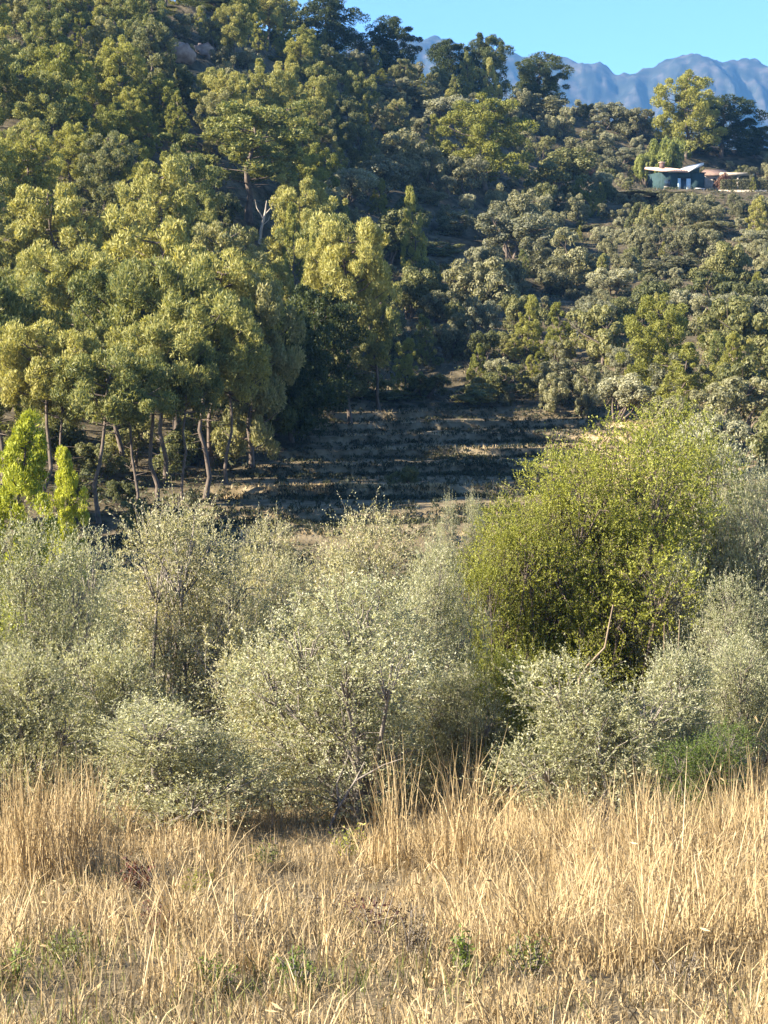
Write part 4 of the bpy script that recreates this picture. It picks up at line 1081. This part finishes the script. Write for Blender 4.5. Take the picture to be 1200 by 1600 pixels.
# single tussocks and stalks that stand out of the straw
def tussock(px, py, d, n, h, spread, lab, mat='straw', name='grass_tussock', cat='grass'):
    r = np.random.default_rng(int(px * 7 + py))
    p = at(px, py, d); x = p[0] + r.normal(0, spread, n); y = d + r.normal(0, spread, n)
    e_loc = np.array([p[0], d, ground_z(p[0], d)])
    me = blades(r, x, y, h * r.uniform(0.6, 1.05, n), r.uniform(0.008, 0.015, n), 0.2, 0.35, M[mat], name)
    v = np.empty(len(me.vertices) * 3, np.float32); me.vertices.foreach_get('co', v); v = v.reshape(-1, 3) - e_loc
    me.vertices.foreach_set('co', v.ravel().astype(np.float32)); me.update()
    link(name, me, label=lab, cat=cat, group='tall straw tussocks', loc=e_loc)
tussock(45, 1400, 24.0, 280, 2.15, 0.26, 'tallest straw tussock at the left picture edge')
tussock(125, 1400, 24.6, 200, 1.9, 0.2, 'straw tussock right of the one at the left picture edge')
tussock(615, 1400, 25.5, 80, 2.0, 0.16, 'sparse tall straw tussock under the centre olive stems')
tussock(730, 1390, 25.0, 100, 2.05, 0.18, 'tall straw tussock below the yellow-green tree, with arching stalks')
tussock(330, 1400, 24.5, 60, 1.15, 0.16, 'thin straw tussock in front of the low left olive')
tussock(880, 1380, 25.5, 160, 1.35, 0.25, 'straw tussock below the low grey olive')
tussock(1010, 1380, 25.0, 150, 1.5, 0.22, 'straw tussock below the small right olive')
tussock(1150, 1380, 24.5, 170, 1.4, 0.25, 'straw tussock at the right picture edge')

M['tan_stem'] = surf_mat('dry_tan_stem', (0.17, 0.12, 0.075), (0.30, 0.23, 0.155), 12, stretch=(1, 1, 0.3))
def stalk(pts_px, d, r0, lab, mat='tan_stem', name='dead_stalk', cat='stalk', twigs=()):
    b = at(*pts_px[0], d); zg = ground_z(b[0], d)
    P = [at(px, py, d) for px, py in pts_px]
    P = np.array([[b[0], d, zg - 0.05]] + [list(q) for q in P[1:]]) if P[0][2] < zg + 0.1 else np.array([[b[0], d + 0.1, zg - 0.05]] + [list(q) for q in P])
    o = np.array([b[0], d, zg]); e = link(name, None, label=lab, cat=cat, loc=o)
    tb = Tubes(); tb.add(P - o, np.linspace(r0, r0 * 0.4, len(P)), 6); link('stem', tb.mesh('stalk_stem', M[mat]), e)
    for tw in twigs:
        Q = np.array([at(px, py, d) for px, py in tw]) - o
        tb = Tubes(); tb.add(Q, np.linspace(r0 * 0.8, r0 * 0.3, len(Q)), 5); link('twig', tb.mesh('stalk_twig', M[mat]), e)
stalk([(905, 1060), (918, 1040), (945, 1012), (950, 985), (958, 945)], 31.2, 0.026, 'leaning bare dead stalk rising in front of the yellow-green tree', twigs=[[(918, 1040), (908, 1052), (926, 1046)]])
stalk([(1036, 1120), (1037, 1040), (1038, 972)], 32.3, 0.016, 'left of two short dry stalks above the small right olive')
stalk([(1060, 1120), (1059, 1035), (1062, 968)], 32.5, 0.018, 'right of two short dry stalks above the small right olive')
stalk([(304, 1560), (303, 1520), (299, 1472)], 17.5, 0.010, 'single whitish stem standing in the short grass at lower left')
stalk([(510, 1300), (530, 1260), (555, 1220), (570, 1190)], 30.2, 0.026, 'pale forked stem leaning at the foot of the centre olive', mat='bark_olive', twigs=[[(530, 1260), (526, 1225), (545, 1180)], [(555, 1220), (600, 1195), (630, 1185)]])
stalk([(425, 1250), (430, 1215), (440, 1180)], 29.6, 0.014, 'short pale dead branch left of the forked stem')

# low leafy weeds between the straw
def weed(px, py, d, w, h, mat, lab, name='weed_clump', n=260, leaf=(0.08, 0.035), group=None):
    r = np.random.default_rng(int(px + py * 3))
    p = at(px, py, d); zg = ground_z(p[0], d)
    e = link(name, None, label=lab, cat='weeds', loc=(p[0], d, zg), group=group)
    tb = Tubes(); P = []; T = []
    for i in range(max(5, n // 22)):
        az = r.uniform(0, 6.28); rr = r.uniform(0.1, 1) * w / 2; tip = np.array([math.cos(az) * rr, math.sin(az) * rr, h * r.uniform(0.5, 1.0)])
        b = tip * np.array([0.2, 0.2, 0]) - np.array([0, 0, 0.03]); tb.add([b, (b + tip) / 2 + r.normal(0, 0.03, 3), tip], [0.008, 0.006, 0.003], 4)
        for q in range(22):
            t = r.uniform(0.3, 1.0); P.append(b + (tip - b) * t + r.normal(0, 0.03, 3)); T.append(rdir(r, 1, 0.5)[0])
    P = np.array(P); T = np.array(T); m = len(P)
    link('leaves', leaf_mesh('weed_leaves', P + T * leaf[0] * 0.4, T, nrm(rdir(r, m, 0.6)), leaf[0] * r.uniform(0.6, 1.2, m), leaf[1] * r.uniform(0.6, 1.2, m), M[mat]), e)
    link('stems', tb.mesh('weed_stems', M['bark_olive']), e)
weed(212, 1400, 23.5, 0.5, 0.45, 'wine', 'wine-red leafy weed among the straw at left', n=320)
weed(722, 1570, 16.6, 0.22, 0.4, 'weed', 'bright green weed at the bottom edge right of centre', n=200, leaf=(0.06, 0.025))
weed(20, 1580, 16.5, 0.6, 0.4, 'weed', 'green weed in the bottom left corner', n=300, leaf=(0.06, 0.022))
weed(470, 1590, 16.2, 0.6, 0.35, 'weed', 'green weed on the bottom edge left of centre', n=300, leaf=(0.05, 0.02))
weed(590, 1480, 19.5, 0.9, 0.5, 'wine', 'brown-red dying weed patch at bottom centre', n=300, leaf=(0.06, 0.02))
weed(305, 1410, 23.0, 0.5, 0.4, 'mastic', 'yellow-green small weed right of the wine-red weed', n=260, leaf=(0.06, 0.022))
weed(545, 1340, 26.5, 0.5, 0.55, 'mastic', 'yellowish weed at the foot of the centre olive', n=260, leaf=(0.06, 0.022))

for i, (px, py, d, w, h, mat, lab) in enumerate([
        (400, 1540, 18.0, 0.5, 0.45, 'straw_dull', 'dried brown weed left of the bottom green weed'), (640, 1540, 17.6, 0.6, 0.5, 'straw_dull', 'tangled brown dead weed at bottom centre'),
        (500, 1430, 21.5, 0.6, 0.5, 'straw_dull', 'grey-brown dead weed in the short grass at centre'), (250, 1500, 19.5, 0.5, 0.4, 'wine', 'dark reddish weed in the lower left straw'),
        (110, 1550, 17.5, 0.5, 0.4, 'green_grass', 'dull green weed left of the lower left red weed'), (830, 1580, 16.6, 0.5, 0.4, 'green_grass', 'dull green weed under the right straw'),
        (1060, 1590, 16.3, 0.5, 0.35, 'straw_dull', 'brown dead weed at the bottom right'), (420, 1360, 25.0, 0.8, 0.4, 'green_grass', 'green patch of weeds in front of the centre olive'),
        (340, 1590, 16.3, 0.5, 0.35, 'weed', 'low green weed on the bottom edge at left')]):
    weed(px, py, d, w, h, mat, lab, name='dry_weed' if mat == 'straw_dull' else 'weed_clump', n=340, leaf=(0.055, 0.02))
# shrubs growing in the shade of the grove
r_u = np.random.default_rng(77)
for px, d, h, w, lab in [(40, 92, 2.2, 3.0, 'shaded bush under the grove at the left picture edge'), (95, 95, 2.4, 3.2, 'shaded bush behind the slender left pine stems'), (150, 93, 1.8, 2.6, 'low bush behind the twin dark trunk'),
                         (205, 98, 2.6, 3.2, 'shaded bush in the middle of the grove floor'), (262, 96, 2.2, 2.8, 'shaded bush behind the orange-brown trunk'), (315, 100, 2.6, 3.2, 'shaded bush behind the overhanging pine'),
                         (365, 103, 2.6, 3.4, 'shaded bush at the grove corner by the field'), (420, 112, 3.0, 3.6, 'shaded bush between grove and field back'), (120, 88, 1.2, 1.8, 'small bush among the front stems of the grove'), (185, 86, 1.1, 1.6, 'knee-high bush among the grove stems near the field')]:
    plant('oak_green', (px - 600) / F_PX * d, d, h, w, lab, 'bushes under the grove', r_u)
